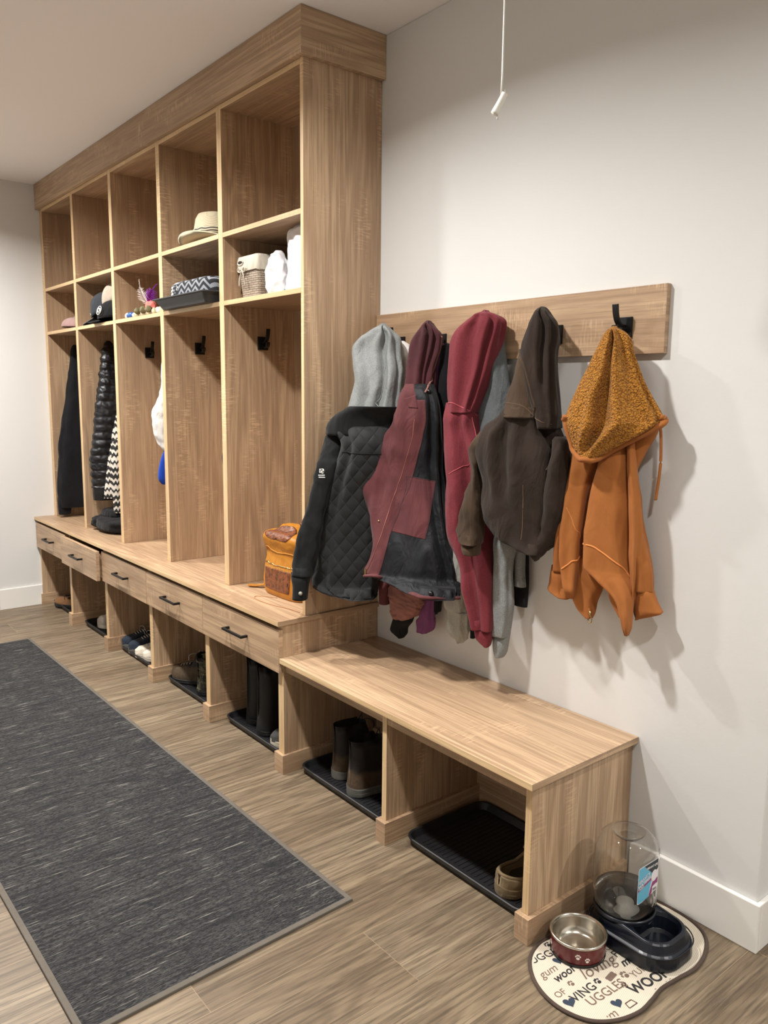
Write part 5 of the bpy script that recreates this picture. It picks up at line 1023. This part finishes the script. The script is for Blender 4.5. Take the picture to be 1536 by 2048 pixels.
# ------------------------------------------------------------------ tray and patterned bag, fourth shelf bay
t = thing('grey_tray', 'dark grey plastic tray jutting over the edge of the fourth shelf', 'tray', (-.93,-.25,1.8182))
bm = B()
def lp(d, z): return [(p[0], p[1], z) for p in rrect(-1.185+d, -.665-d, -.415+d, -.10-d, .02, 5)]
stack(bm, [lp(.03,1.8184), lp(.006,1.858), lp(-.006,1.859), lp(-.006,1.864), lp(.004,1.865), lp(.012,1.860), lp(.034,1.8225)]); obj('tray_shell', bm, plain('dark_grey_plastic', (48,52,56), .5), t, bevel=.001)
def mk_chev():
    m, nt, b = newmat('black_white_chevron_print'); v = coords(nt, False); sx = N(nt, 'ShaderNodeSeparateXYZ'); nt.links.new(v, sx.inputs[0])
    zz = math_(nt, 'PINGPONG', sx.outputs[0], .035); q = math_(nt, 'ADD', math_(nt, 'MULTIPLY', sx.outputs[2], 1), math_(nt, 'MULTIPLY', zz, -.75)); q = math_(nt, 'ADD', q, math_(nt, 'MULTIPLY', sx.outputs[1], .55))
    s_ = math_(nt, 'SINE', math_(nt, 'MULTIPLY', q, 210)); ch = mix(nt, math_(nt, 'GREATER_THAN', s_, .15), lin((20,22,28)), lin((128,132,138)))
    vo = N(nt, 'ShaderNodeTexVoronoi'); vo.inputs['Scale'].default_value = 68; vo.inputs['Randomness'].default_value = .25; nt.links.new(v, vo.inputs['Vector'])
    dt = mix(nt, math_(nt, 'LESS_THAN', vo.outputs['Distance'], .42), lin((20,22,30)), lin((224,224,226)))
    nt.links.new(mix(nt, math_(nt, 'GREATER_THAN', sx.outputs[0], -.075), dt, ch), b.inputs['Base Color']); b.inputs['Roughness'].default_value = .85; return m
t = thing('patterned_bag', 'black and white dotted and chevron cloth bag lying in the grey tray', 'bag', (-.93,-.25,1.8235))
bm = B(); blob(bm, (-.915,-.258,1.884), (.225,.115,.058), 5, .05, 4.5); obj('bag_body', bm, mk_chev(), t, smooth=True)
bm = B(); tube(bm, [(-1.0, -.258+.123*math.sin(a), 1.884+.066*math.cos(a)) for a in [-1.3+i*.13 for i in range(21)]], .003, n=6); obj('piping', bm, THR, t, smooth=True)
# ------------------------------------------------------------------ feather craft, third shelf bay
t = thing('feather_craft', 'childs craft with purple and white feathers and beads on the third shelf', 'craft', (-1.45,-.28,1.818))
def feather(base_, tip, w, mat, nm):
    bm = B(); a = Vector(base_); b_ = Vector(tip); d = b_-a; s = d.cross(Vector((-.92,.39,0))).normalized(); n_ = 26
    P2 = [a+d*(i/n_)+Vector((0,0,.0))+s*(.012*math.sin(i/n_*PI)) for i in range(n_+1)]
    tube(bm, P2, .0012, n=5)
    for i in range(2, n_):
        f = i/n_; L = w*math.sin(min(1, f*1.25+.12)*PI)**.6*(1-.3*f)
        for q in (1, -1):
            e = P2[i]+s*q*L+d.normalized()*L*.8+Vector((random.uniform(-.004,.004),)*3); tube(bm, [P2[i], P2[i].lerp(e, .5)+Vector((0,-.003,0)), e], [.0036,.0030,.0008], n=4, flat=.4)
    obj(nm, bm, mat, t, smooth=True)
PUR = plain('purple_feather', (128,32,150), .7); PIN = plain('coral_felt', (220,120,110), .9); WF = plain('white_feather', (222,208,200), .8); BE = plain('blue_bead', (52,92,160), .4); WB = plain('white_bead', (224,218,204), .5); SAND = plain('painted_shell', (190,176,140), .7)
feather((-1.540,-.28,1.875), (-1.665,-.28,2.020), .030, WF, 'white_feather'); feather((-1.53,-.285,1.875), (-1.445,-.275,1.975), .034, PUR, 'purple_feather'); feather((-1.545,-.27,1.87), (-1.475,-.27,1.975), .026, PUR, 'purple_feather')
bm = B(); blob(bm, (-1.515,-.285,1.862), (.032,.025,.036), 4, .2); obj('felt_body', bm, PIN, t, smooth=True)
for (x, y, z, r, mt) in ((-1.765,-.305,1.836,.018,WB),(-1.735,-.31,1.836,.016,BE),(-1.705,-.31,1.837,.016,BE),(-1.678,-.305,1.835,.014,WB)):
    bm = B(); bmesh.ops.create_uvsphere(bm, u_segments=16, v_segments=10, radius=r); bmesh.ops.translate(bm, verts=bm.verts, vec=(x,y,z)); obj('bead', bm, mt, t, smooth=True)
for k in range(11):
    bm = B(); x = -1.655+k*.024; blob(bm, (x, -.30+.02*math.sin(k*2.1), 1.838+.006*(k % 3)), (.019,.013,.018), k, .5, 2, 16, 8, rz=k); obj('shell', bm, (SAND, WB, plain('olive_paint', (110,104,74), .8) if k < 3 else bpy.data.materials['olive_paint'])[k % 3], t, smooth=True)
# ------------------------------------------------------------------ basket and bags, fifth shelf bay
def mk_wicker():
    m, nt, b = newmat('greywashed_wicker'); v = coords(nt, False)
    mp = N(nt, 'ShaderNodeMapping'); mp.inputs['Rotation'].default_value = (PI/2, 0, 0); nt.links.new(v, mp.inputs[0])
    sx = N(nt, 'ShaderNodeSeparateXYZ'); nt.links.new(v, sx.inputs[0]); cb = N(nt, 'ShaderNodeCombineXYZ')
    nt.links.new(math_(nt, 'ADD', sx.outputs[0], sx.outputs[1]), cb.inputs[0]); nt.links.new(sx.outputs[2], cb.inputs[1])
    br = N(nt, 'ShaderNodeTexBrick'); nt.links.new(cb.outputs[0], br.inputs['Vector']); br.inputs['Scale'].default_value = 1; br.inputs['Brick Width'].default_value = .034; br.inputs['Row Height'].default_value = .0085; br.inputs['Mortar Size'].default_value = .0011; br.inputs['Mortar Smooth'].default_value = .6
    br.inputs['Color1'].default_value = lin((176,160,142)); br.inputs['Color2'].default_value = lin((152,138,122)); br.inputs['Mortar'].default_value = lin((92,80,68))
    nt.links.new(br.outputs['Color'], b.inputs['Base Color']); b.inputs['Roughness'].default_value = .8
    bump(nt, b, math_(nt, 'SUBTRACT', 1, br.outputs['Fac']), .8, .004); return m
t = thing('wicker_basket', 'greywashed wicker basket with cream cloth liner and bow on the shelf', 'basket', (-.49,-.20,1.8182))
LIN_ = cloth('cream_liner', (214,206,190), (196,188,172), wr=.7)
X0, X1, Y0, Y1 = -.600, -.435, -.285, -.105
def bl(d, z): return [(p[0], p[1], z) for p in rrect(X0-d, X1+d, Y0-d, Y1+d, .018, 5)]
bm = B(); stack(bm, [bl(-.012,1.8184), bl(-.002,1.90), bl(.002,1.985), bl(-.003,1.987), bl(-.008,1.90), bl(-.016,1.824)]); obj('basket_body', bm, mk_wicker(), t, smooth=False)
bm = B(); lo = []
for (d, z) in ((.006,1.935),(.0075,1.937),(.007,1.985),(.004,1.996),(-.003,1.996),(-.009,1.985),(-.011,1.93)):
    lo.append([(p[0], p[1], p[2]+(.004*noise.noise(Vector((p[0]*40, p[1]*40, 0))) if d > .003 and z < 1.95 else 0)) for p in bl(d, z)])
stack(bm, lo, cap0=False, cap1=False, smooth=True); obj('cloth_liner', bm, LIN_, t, smooth=True)
bm = B(); bc = Vector((-.545, Y0-.011, 1.938))
for q in (1, -1):
    tube(bm, smooth_pts([tuple(bc), tuple(bc+Vector((q*.020,-.004,.012))), tuple(bc+Vector((q*.034,-.003,.004))), tuple(bc+Vector((q*.018,-.002,-.006))), tuple(bc)], 16), .0035, n=6, flat=.5)
    tube(bm, smooth_pts([tuple(bc), tuple(bc+Vector((q*.016,-.003,-.024))), tuple(bc+Vector((q*.022-.004,.0,-.06)))], 10), .003, n=6, flat=.5)
blob(bm, tuple(bc), (.007,.005,.006), 1, .1, 2, 12, 8); obj('bow', bm, LIN_, t, smooth=True)
bm = B(); tube(bm, [(X0+.035+.022*math.cos(a), Y0-.0085, 1.972+.009*math.sin(a)) for a in [2*PI*i/24 for i in range(24)]], .0035, n=6, closed=True); obj('handle_hole_rim', bm, LIN_, t, smooth=True)
bm = B(); bm.faces.new([bm.verts.new((X0+.035+.020*math.cos(2*PI*i/24), Y0-.0088, 1.972+.008*math.sin(2*PI*i/24))) for i in range(24)]); obj('hole_shade_disc', bm, plain('painted_hole_shade', (40,38,34), .9), t)  # flat dark disc on the liner, shade of the opening painted as its colour
PLAS = plain('thin_white_plastic', (232,232,234), .38, Transmission_Weight=.0, Subsurface_Weight=.2)
def bag(name, label, rows, seed, amp):
    t = thing(name, label, 'plastic bag', (rows[-1][0], rows[-1][1], rows[-1][2]))
    drape('_bag%d' % seed, 'bag_body', PLAS, t, amp, amp*.4, 5, seed=seed, rows=rows, fq=13, zf=.8, hollow=False, m=60, n=90)
    return t
bag('tall_white_bag', 'tall white plastic bag standing at the right end of the basket shelf', [(-.165,-.225,2.066,.090,.035,0),(-.165,-.225,2.05,.108,.05,0),(-.160,-.225,1.98,.110,.06,0),(-.155,-.225,1.90,.110,.065,0),(-.150,-.225,1.84,.110,.070,0),(-.150,-.225,1.822,.105,.065,0)], 71, .006)
bag('small_white_bag', 'small crumpled white plastic bag between the basket and the tall bag', [(-.322,-.255,1.985,.018,.02,0),(-.322,-.255,1.965,.034,.030,0),(-.325,-.255,1.92,.046,.045,0),(-.328,-.255,1.87,.050,.05,0),(-.328,-.255,1.823,.042,.040,0)], 72, .010)
# ------------------------------------------------------------------ backpack
TANL = cloth('mustard_leather', (186,124,44), (166,106,34), rough=.45, scale=240, sheen=0, wr=.35); 
def mk_tool():
    m, nt, b = newmat('tooled_brown_leather'); v = coords(nt, False); vo = N(nt, 'ShaderNodeTexVoronoi'); vo.feature = 'SMOOTH_F1'; vo.inputs['Scale'].default_value = 62
    nz = noise_(nt, v, 40, 2, .5, 2.5); nt.links.new(v, vo.inputs['Vector'])
    f = math_(nt, 'ADD', math_(nt, 'MULTIPLY', vo.outputs['Distance'], .8), math_(nt, 'MULTIPLY', nz, .8))
    nt.links.new(mix(nt, ramp(nt, f, [(.45,(0,0,0)),(.85,(1,1,1))]), lin((70,36,18)), lin((124,68,34))), b.inputs['Base Color']); b.inputs['Roughness'].default_value = .45; bump(nt, b, f, .9, .004); return m
TOOL = mk_tool()
t = thing('backpack', 'mustard leather backpack with tooled brown panels on the counter under the hook', 'backpack', (-.30,-.20,.604))
BP = [(-.300,-.215,.878,.075,.045,0),(-.300,-.215,.870,.120,.075,0),(-.300,-.215,.845,.142,.088,0),(-.300,-.210,.800,.138,.080,0),(-.300,-.210,.775,.134,.076,0),(-.302,-.208,.740,.142,.082,0),(-.304,-.205,.680,.152,.090,0),(-.304,-.205,.630,.152,.090,0),(-.304,-.205,.6055,.145,.084,0)]
drape('bp', 'bag_body', TANL, t, .0025, 0, seed=80, rows=BP, pw=3.6, hollow=False, fq=9, zf=1, m=60)
patch(['bp'], 'pocket_panel', [(-.405,-.32,.722),(-.408,-.32,.68),(-.398,-.32,.632)], [(-.205,-.32,.722),(-.202,-.32,.68),(-.210,-.32,.632)], TOOL, t, .004, 20, 20, .004)
patch(['bp'], 'flap_panel', [(-.385,-.28,.905),(-.395,-.31,.875),(-.36,-.33,.852)], [(-.22,-.24,.915),(-.20,-.30,.880),(-.22,-.33,.850)], TOOL, t, .006, 20, 20, .004)
for z, nm in ((.745,'pocket_zip'),(.785,'top_zip')):
    seam(['bp'], nm, [(-.44,-.27,z),(-.40,-.33,z),(-.3,-.34,z),(-.2,-.33,z),(-.16,-.27,z)], BRASS if z < .75 else TANL, t, .0028, .001, 60)
def bline(z0, x0, x1): return [(x0,-.33,z0),((x0+x1)/2,-.34,z0),(x1,-.33,z0)]
STC = plain('pale_saddle_stitch', (200,170,120), .8)
for P3 in (bline(.728,-.41,-.2), [(-.412,-.32,.725),(-.414,-.32,.68),(-.405,-.32,.628)]): 
    pp = smooth_pts(P3, 44); bm = B()
    for i in range(0, 42, 2): tube(bm, [snap(['bp'], pp[i], .005), snap(['bp'], pp[i+1], .005)], .0011, n=5)
    obj('saddle_stitch', bm, STC, t)
def text_mesh(s, size, bold=0, shear=0, extrude=0):
    cu = bpy.data.curves.new('t', 'FONT'); cu.body = s; cu.size = size; cu.align_x = 'CENTER'; cu.align_y = 'CENTER'; cu.offset = bold; cu.shear = shear; cu.extrude = extrude; cu.resolution_u = 4
    o = bpy.data.objects.new('t', cu); C.objects.link(o); bpy.context.view_layer.update()
    me = bpy.data.meshes.new_from_object(o); bpy.data.objects.remove(o); bpy.data.curves.remove(cu); bm = B(); bm.from_mesh(me); bpy.data.meshes.remove(me); return bm
bm = text_mesh('W', .038, .0012, extrude=.0008); q = snap(['bp'], (-.235,-.33,.662), .008)
bmesh.ops.rotate(bm, verts=bm.verts, matrix=Matrix.Rotation(PI/2, 3, 'X')); bmesh.ops.translate(bm, verts=bm.verts, vec=q); obj('initial', bm, plain('burnt_leather', (24,16,12), .6), t)
bm = B(); tube(bm, smooth_pts([(-.27,-.19,.885),(-.262,-.20,.912),(-.235,-.215,.918),(-.21,-.225,.898),(-.225,-.23,.875),(-.25,-.22,.872)], 30), .0052, n=8, flat=.5); obj('handle', bm, TOOL, t, smooth=True)
bm = B(); tube(bm, smooth_pts([(-.445,-.20,.64),(-.47,-.235,.622),(-.50,-.27,.613),(-.535,-.292,.611)], 20), [.013+.0*i for i in range(20)], n=8, flat=.35, up=(0,0,1)); obj('shoulder_strap', bm, TANL, t, smooth=True)
t = obj('leather_cord', (lambda bm: (tube(bm, smooth_pts([(-.29,-.30,.6058),(-.335,-.325,.6058),(-.365,-.352,.6058),(-.345,-.375,.6058),(-.28,-.380,.6058),(-.20,-.372,.6058),(-.12,-.352,.6058),(-.05,-.345,.6058)], 60), .0014, n=6), bm)[1])(B()), plain('pale_cord', (190,140,100), .7), smooth=True)
tag(t, 'thin pale leather cord looping on the counter in front of the backpack', 'cord')
# ------------------------------------------------------------------ pull cord
t = thing('pull_cord', 'white pull cord with a plastic toggle hanging from the ceiling near the cabinet top', 'pull cord', (1.125,-.55,ZC))
WPL = plain('white_plastic', (228,226,216), .4)
bm = B(); tube(bm, [(1.125,-.55,ZC-.001),(1.124,-.55,2.16),(1.1225,-.55,2.112)], .0024, n=8); obj('cord', bm, WPL, t, smooth=True)
bm = B(); a = Vector((1.112,-.560,2.078)); b_ = Vector((1.129,-.545,2.121)); ax = (b_-a).normalized()
tube(bm, [b_, b_.lerp(a,.5), a.lerp(b_,.1), a, a+ax*.001, a.lerp(b_,.5)], [.0075,.008,.0092,.0092,.0075,.005], n=20, caps=False)
tube(bm, [a+Vector((.004,.006,-.012)), a+Vector((.006,.006,.002))], .0022, n=6); tube(bm, [b_, b_+Vector((-.003,0,.010))], .002, n=6); obj('toggle', bm, WPL, t, smooth=True)
# ------------------------------------------------------------------ pet mat, bowl, waterer
def mk_mat():
    m, nt, b = newmat('cream_ribbed_mat'); v = coords(nt, False); sx = N(nt, 'ShaderNodeSeparateXYZ'); nt.links.new(v, sx.inputs[0])
    s_ = math_(nt, 'SINE', math_(nt, 'MULTIPLY', math_(nt, 'ADD', sx.outputs[0], math_(nt, 'MULTIPLY', sx.outputs[1], .25)), 1500)); s_ = math_(nt, 'MULTIPLY_ADD', s_, .5, .5)
    nt.links.new(mix(nt, s_, lin((214,204,186)), lin((194,183,163))), b.inputs['Base Color']); b.inputs['Roughness'].default_value = .8; bump(nt, b, s_, .4, .0008); return m
MO = [(1.240,-.39),(1.240,-.44),(1.262,-.495),(1.31,-.54),(1.37,-.565),(1.43,-.566),(1.485,-.543),(1.522,-.495),(1.541,-.43),(1.538,-.37),(1.532,-.32),(1.538,-.26),(1.546,-.19),(1.533,-.12),(1.50,-.06),(1.45,-.03),(1.38,-.022),(1.31,-.03),(1.26,-.06),(1.240,-.12),(1.238,-.2),(1.242,-.27),(1.246,-.32)]
MOp = smooth_pts(MO+MO[:3], 150)[:]; 
def closed_cr(pts, n):
    N_ = len(pts); out = []
    for i in range(n):
        t_ = i/n*N_; k = int(t_); f = t_-k; p0, p1, p2, p3 = (pts[(k+q) % N_] for q in (-1,0,1,2))
        out.append(tuple(.5*((2*b_)+(c_-a)*f+(2*a-5*b_+4*c_-d)*f*f+(3*b_-a-3*c_+d)*f**3) for a, b_, c_, d in zip(p0,p1,p2,p3)))
    return out
OUT = closed_cr(MO, 160)
t = thing('pet_mat', 'cream bone-shaped pet feeding mat printed with dog words and paws, brown edge', 'mat', (1.39,-.3,0))
bm = B(); stack(bm, [[(p[0], p[1], .0004) for p in OUT], [(p[0], p[1], .0042) for p in OUT]]); obj('mat_surface', bm, mk_mat(), t)
bm = B(); tube(bm, [(p[0], p[1], .0045) for p in OUT], .0052, n=8, flat=.75, closed=True); obj('brown_binding', bm, cloth('brown_binding', (80,66,57), (66,54,47)), t, smooth=True)
INK = plain('dark_ink', (38,36,38), .8); INK2 = plain('taupe_ink', (112,92,80), .8); INK3 = plain('brown_ink', (84,58,48), .8); INKN = plain('slate_ink', (44,56,72), .8)
def inside(x, y, d=.008):
    c = False; n_ = len(OUT); md = 9
    for i in range(n_):
        (x1, y1), (x2, y2) = OUT[i], OUT[(i+1) % n_]
        if (y1 > y) != (y2 > y) and x < (x2-x1)*(y-y1)/(y2-y1)+x1: c = not c
        md = min(md, math.hypot(x-x1, y-y1))
    return c and md > d
RT = d2r(36)
def onmat(bm, x, y, rot, mat, nm):
    bmesh.ops.rotate(bm, verts=bm.verts, matrix=Matrix.Rotation(rot, 3, 'Z')); bmesh.ops.translate(bm, verts=bm.verts, vec=(x, y, .0047))
    bmesh.ops.triangulate(bm, faces=bm.faces[:]); bmesh.ops.subdivide_edges(bm, edges=[e for e in bm.edges if e.calc_length() > .006], cuts=2)
    bad = [v for v in bm.verts if not inside(v.co.x, v.co.y)]
    bmesh.ops.delete(bm, geom=bad, context='VERTS')
    if len(bm.verts) > 2: obj(nm, bm, mat, t)
    else: bm.free()
def word(s, px_, size, mat, bold=0, shear=0, rot=0): onmat(text_mesh(s, size, bold, shear), px_[0], px_[1], RTW+rot, mat, 'printed_word')
RTW = PI/2-.06
for s_, x, y, sz, mt, bo, sh, ro in (('UGGLES',1.455,-.438,.036,INK2,.0002,0,-.02),('UGGLE',1.279,-.452,.033,INK,.0002,0,-.12),('gum',1.321,-.496,.034,INK2,0,.3,0),('woof',1.351,-.472,.034,INK,.0006,.3,.05),
        ('loving',1.389,-.385,.050,INK2,.0,.35,-.05),('SNUG',1.361,-.310,.028,INK2,0,0,0),('FER',1.390,-.290,.032,INK,0,0,.03),('me',1.422,-.307,.034,INK,.001,.4,0),('VING',1.4205,-.482,.035,INK,.0003,0,.02),
        ('WOOF',1.499,-.325,.040,INK,.0012,0,-.07),('SNUGGL',1.532,-.300,.020,INK2,0,0,0),('OF',1.388,-.530,.026,INK2,0,0,0),('um',1.506,-.497,.036,INK2,0,.3,.02),('YUM',1.463,-.312,.028,INK2,0,0,0)):
    word(s_, (x, y), sz, mt, bo, sh, ro)
def flat(pts):
    bm = B(); bm.faces.new([bm.verts.new((p[0], p[1], 0)) for p in pts]); return bm
def heart(s): return flat([(s*.062*16*math.sin(a)**3, s*.062*(13*math.cos(a)-5*math.cos(2*a)-2*math.cos(3*a)-math.cos(4*a))) for a in [2*PI*i/40 for i in range(40)]])
def paw(s):
    bm = B()
    for (cx, cy, rx, ry) in ((0,-.25,.42,.34),(-.52,.25,.17,.24),(-.19,.55,.18,.26),(.19,.55,.18,.26),(.52,.25,.17,.24)):
        bm.faces.new([bm.verts.new((s*(cx+rx*math.cos(2*PI*i/16)), s*(cy+ry*math.sin(2*PI*i/16)), 0)) for i in range(16)])
    return bm
def bone(s):
    bm = B(); pts = []
    for (cx, cy, a0) in ((.7,.22,-50),(-.7,.22,50),(-.7,-.22,130),(.7,-.22,-130+360)):
        for i in range(9):
            a = d2r(a0+(-50 if False else 0)) ; a = math.atan2(cy, cx)-1.6+3.2*i/8; pts.append((s*(cx+.27*math.cos(a)), s*(cy+.27*math.sin(a))))
    c = sorted(pts, key=lambda p: math.atan2(p[1], p[0])) if False else pts
    return flat(c)
def bowlink(s):
    bm = B(); P2 = [(-.8,-.5),(-.6,.35),(.6,.35),(.8,-.5)]
    for a, b_ in zip(P2, P2[1:]+P2[:1]): tube(bm, [(s*a[0], s*a[1], 0), (s*b_[0], s*b_[1], 0)], s*.07, n=4, flat=.2)
    bmesh.ops.translate(bm, verts=bm.verts, vec=(0,0,0)); return bm
for x, y, s in ((1.311,-.443,.014),(1.420,-.535,.016),(1.492,-.448,.015)): onmat(heart(s), x, y, RTW-.3, INKN, 'printed_heart')
for x, y, s, m_ in ((1.384,-.482,.013,INK2),(1.420,-.424,.014,INK),(1.470,-.383,.013,INK2),(1.449,-.352,.017,INK2),(1.256,-.418,.013,INK)): onmat(paw(s), x, y, RTW+.4, m_, 'printed_paw')
for x, y, s, m_ in ((1.353,-.378,.018,INK3),(1.430,-.384,.018,INK2)): onmat(bone(s), x, y, RTW+.2, m_, 'printed_bone')
for x, y in ((1.338,-.415),(1.512,-.423)): onmat(bowlink(.018), x, y, RTW, INK3, 'printed_bowl')
# steel bowl
t = thing('dog_bowl', 'small stainless steel dog bowl with dark red outside and white paw prints', 'bowl', (1.318,-.372,.005))
bc = (1.318, -.372, .0049)
bm = B(); lathe(bm, [(.060,0),(.066,.001),(.070,.012),(.0705,.045),(.0705,.052)], c=bc, n=64); obj('red_shell', bm, plain('dark_red_enamel', (92,20,26), .3), t, smooth=True)
STEEL = plain('brushed_steel', (200,194,182), .22, 1)
bm = B(); lathe(bm, [(.0,.010),(.044,.010),(.052,.014),(.060,.030),(.064,.050),(.066,.056),(.070,.0585),(.0735,.057),(.0745,.0535),(.073,.051),(.0705,.0505)], c=bc, n=64); o = obj('steel_liner', bm, STEEL, t, smooth=True)
bm = B(); lathe(bm, [(.0675,.0),(.0705,.0015),(.0715,.004),(.0705,.007)], c=bc, n=64); obj('rubber_foot', bm, BLS, t, smooth=True)
WI = plain('white_print', (226,214,206), .5)
for a0, zc, s in ((-.92,.030,.0105),(-.58,.022,.0095),(-2.2,.026,.010),(.6,.026,.010)):
    bm = paw(s)
    for v in bm.verts:
        a = a0+v.co.x/.0712; v.co = Vector((bc[0]+.0709*math.cos(a), bc[1]+.0709*math.sin(a), bc[2]+zc+v.co.y))
    obj('paw_print', bm, WI, t)
# gravity waterer
t = thing('pet_waterer', 'navy gravity pet waterer with clear upturned bottle and blue label by the wall', 'pet waterer', (1.39,-.2,.005))
NV = plain('navy_plastic', (14,20,30), .28)
bx0, bx1, by0, by1 = 1.262, 1.524, -.303, -.112
def wl(d, z, r=.075): return [(p[0], p[1], z) for p in rrect(bx0+d, bx1-d, by0+d, by1-d, max(.01, r-d), 10)]
def zt(x): return .066+.012*sm01((1.42-x)/.06)       # the rim rises toward the bottle end
def hz(L): return [(p[0], p[1], .0049+zt(p[0])+p[2]) for p in L]
bm = B(); lo = [wl(.006,.0052), wl(.0,.009), wl(.002,.040), wl(.010,.046), wl(.012,.050)]
lo += [hz(wl(.018,-.004)), hz(wl(.022,.0)), hz(wl(.028,.0005))]
def basin(d, z, k=1):
    """ring with the same count as wl that hugs the open basin at the +x end"""
    P4 = rrect(1.392+d, bx1-.028-d, by0+.028+d, by1-.028-d, max(.01, .05-d), 10); return [(p[0], p[1], z) for p in P4]
lo += [[(p[0], p[1], .0049+zt(p[0])+.0) for p in basin(0,0)], basin(.006,.062), basin(.012,.030), basin(.022,.024)]
stack(bm, lo, cap0=True, cap1=True, smooth=False); obj('base', bm, NV, t, bevel=.002)
bm = B(); lathe(bm, [(.070,.060),(.080,.064),(.0825,.074),(.081,.080),(.078,.080),(.076,.072),(.070,.066)], c=(1.345,-.210,.005), n=56); obj('collar', bm, NV, t, smooth=True)
bm = B(); tube(bm, [(p[0], p[1], .0448) for p in wl(-.0005,0)], .0018, n=6, closed=True); obj('rim_line', bm, NV, t, smooth=True)
cm, nt, b = newmat('clear_bottle_plastic'); b.inputs['Base Color'].default_value = (.93,.93,.92,1); b.inputs['Roughness'].default_value = .04; b.inputs['Transmission Weight'].default_value = 1; b.inputs['IOR'].default_value = 1.35
wm, nt, b = newmat('water'); b.inputs['Base Color'].default_value = (.93,.95,.94,1); b.inputs['Roughness'].default_value = .02; b.inputs['Transmission Weight'].default_value = 1; b.inputs['IOR'].default_value = 1.33
cx, cy = 1.345, -.210; nn = 64
def bot_ring(r, z, fl=.064):
    L = []
    for j in range(nn):
        a = 2*PI*j/nn; x = r*math.cos(a); y = r*math.sin(a); x = min(x, fl+.25*max(0, x-fl)) if r > fl else x; L.append((cx+x, cy+y, z))
    return L
OB = [(.024,.040),(.026,.062),(.050,.068),(.072,.078),(.081,.094),(.0845,.120),(.0845,.235),(.083,.250),(.079,.262),(.071,.278),(.058,.291),(.046,.296),(.040,.294),(.034,.286),(.020,.284),(.002,.284)]
FL = {.120:.062,.235:.062,.094:.070,.250:.066,.262:.072}
bm = B(); stack(bm, [bot_ring(r, z, FL.get(z, .09)) for r, z in OB], cap0=False, cap1=True, smooth=True)
o = obj('bottle', bm, cm, t, smooth=True); md = o.modifiers.new('wall', 'SOLIDIFY'); md.thickness = .0014; md.offset = -1
bm = B(); WB_ = [(.020,.062),(.047,.0715),(.068,.082),(.076,.098),(.079,.112),(.079,.128)]
stack(bm, [bot_ring(r, z, .058 if z > .11 else .062) for r, z in WB_], smooth=True); obj('water', bm, wm, t, smooth=True)
bm = B(); lathe(bm, [(.0,.086),(.012,.086),(.019,.082),(.020,.070)], c=(cx,cy,0), n=32); obj('valve', bm, plain('frosted_plastic', (176,172,164), .5), t, smooth=True)
# label on the flat side of the bottle
lx = cx+.0705; lc = (-.219, .190)
def lab(pts, off, mat, nm):
    bm = B(); bm.faces.new([bm.verts.new((lx+off, lc[0]+p[0], lc[1]+p[1])) for p in pts]); return obj(nm, bm, mat, t)
LBL = plain('label_blue', (96,176,206), .4); LBK = plain('label_black', (24,40,42), .4); LPU = plain('label_magenta', (140,44,112), .4); LWH = plain('label_white', (226,222,226), .4)
lab([(-.046,-.048),(-.046,.044),(-.042,.050),(.044,.050),(.046,.046),(.046,-.030),(.040,-.040),(-.022,-.052),(-.040,-.052)], .0004, LWH, 'label_sheet')
lab([(-.044,-.047),(-.044,.043),(-.041,.048),(-.018,.048),(.020,.012),(.014,-.012),(.004,-.047),(-.021,-.050),(-.039,-.050)], .0008, LBL, 'label_panel')
lab([(-.020,.048),(.043,.048),(.044,.022),(.026,.008)], .0010, LBK, 'label_panel')
lab([(-.044,-.009),(.020,.006),(.020,-.001),(-.044,-.016)], .0012, LPU, 'label_stripe')
lab([(.020,-.012),(.044,-.004),(.044,-.020),(.012,-.046),(.006,-.044)], .0011, LPU, 'label_stripe')
lab([(.012+.030*.5+.014*math.cos(2*PI*i/24), .006+.016*math.sin(2*PI*i/24)) for i in range(24)], .0014, LWH, 'label_picture')
lab([(.020,-.040),(.040,-.033),(.040,-.019),(.020,-.024)], .0014, LWH, 'label_panel')
for k in range(7): lab([(.023+k*.0023,-.037),(.0242+k*.0023,-.0366),(.0242+k*.0023,-.030),(.023+k*.0023,-.030)], .0017, LBK, 'label_bars')
def ltext(s, size, y, z, mat, bold=.0004, rot=0):
    bm = text_mesh(s, size, bold); bmesh.ops.rotate(bm, verts=bm.verts, matrix=Matrix.Rotation(rot, 3, 'Z'))
    for v in bm.verts: v.co = Vector((lx+.0017, lc[0]+y+v.co.x, lc[1]+z+v.co.y))
    obj('label_text', bm, mat, t)
ltext('GRAVITY', .0125, -.018, .014, LWH, rot=.22); ltext('WATERER', .0125, -.016, .002, LWH, rot=.22); ltext('Medium', .007, -.030, -.0085, LWH, .0002, .22); ltext('VIBRANT LIFE', .0085, .014, .036, LWH, .0003, -.05)
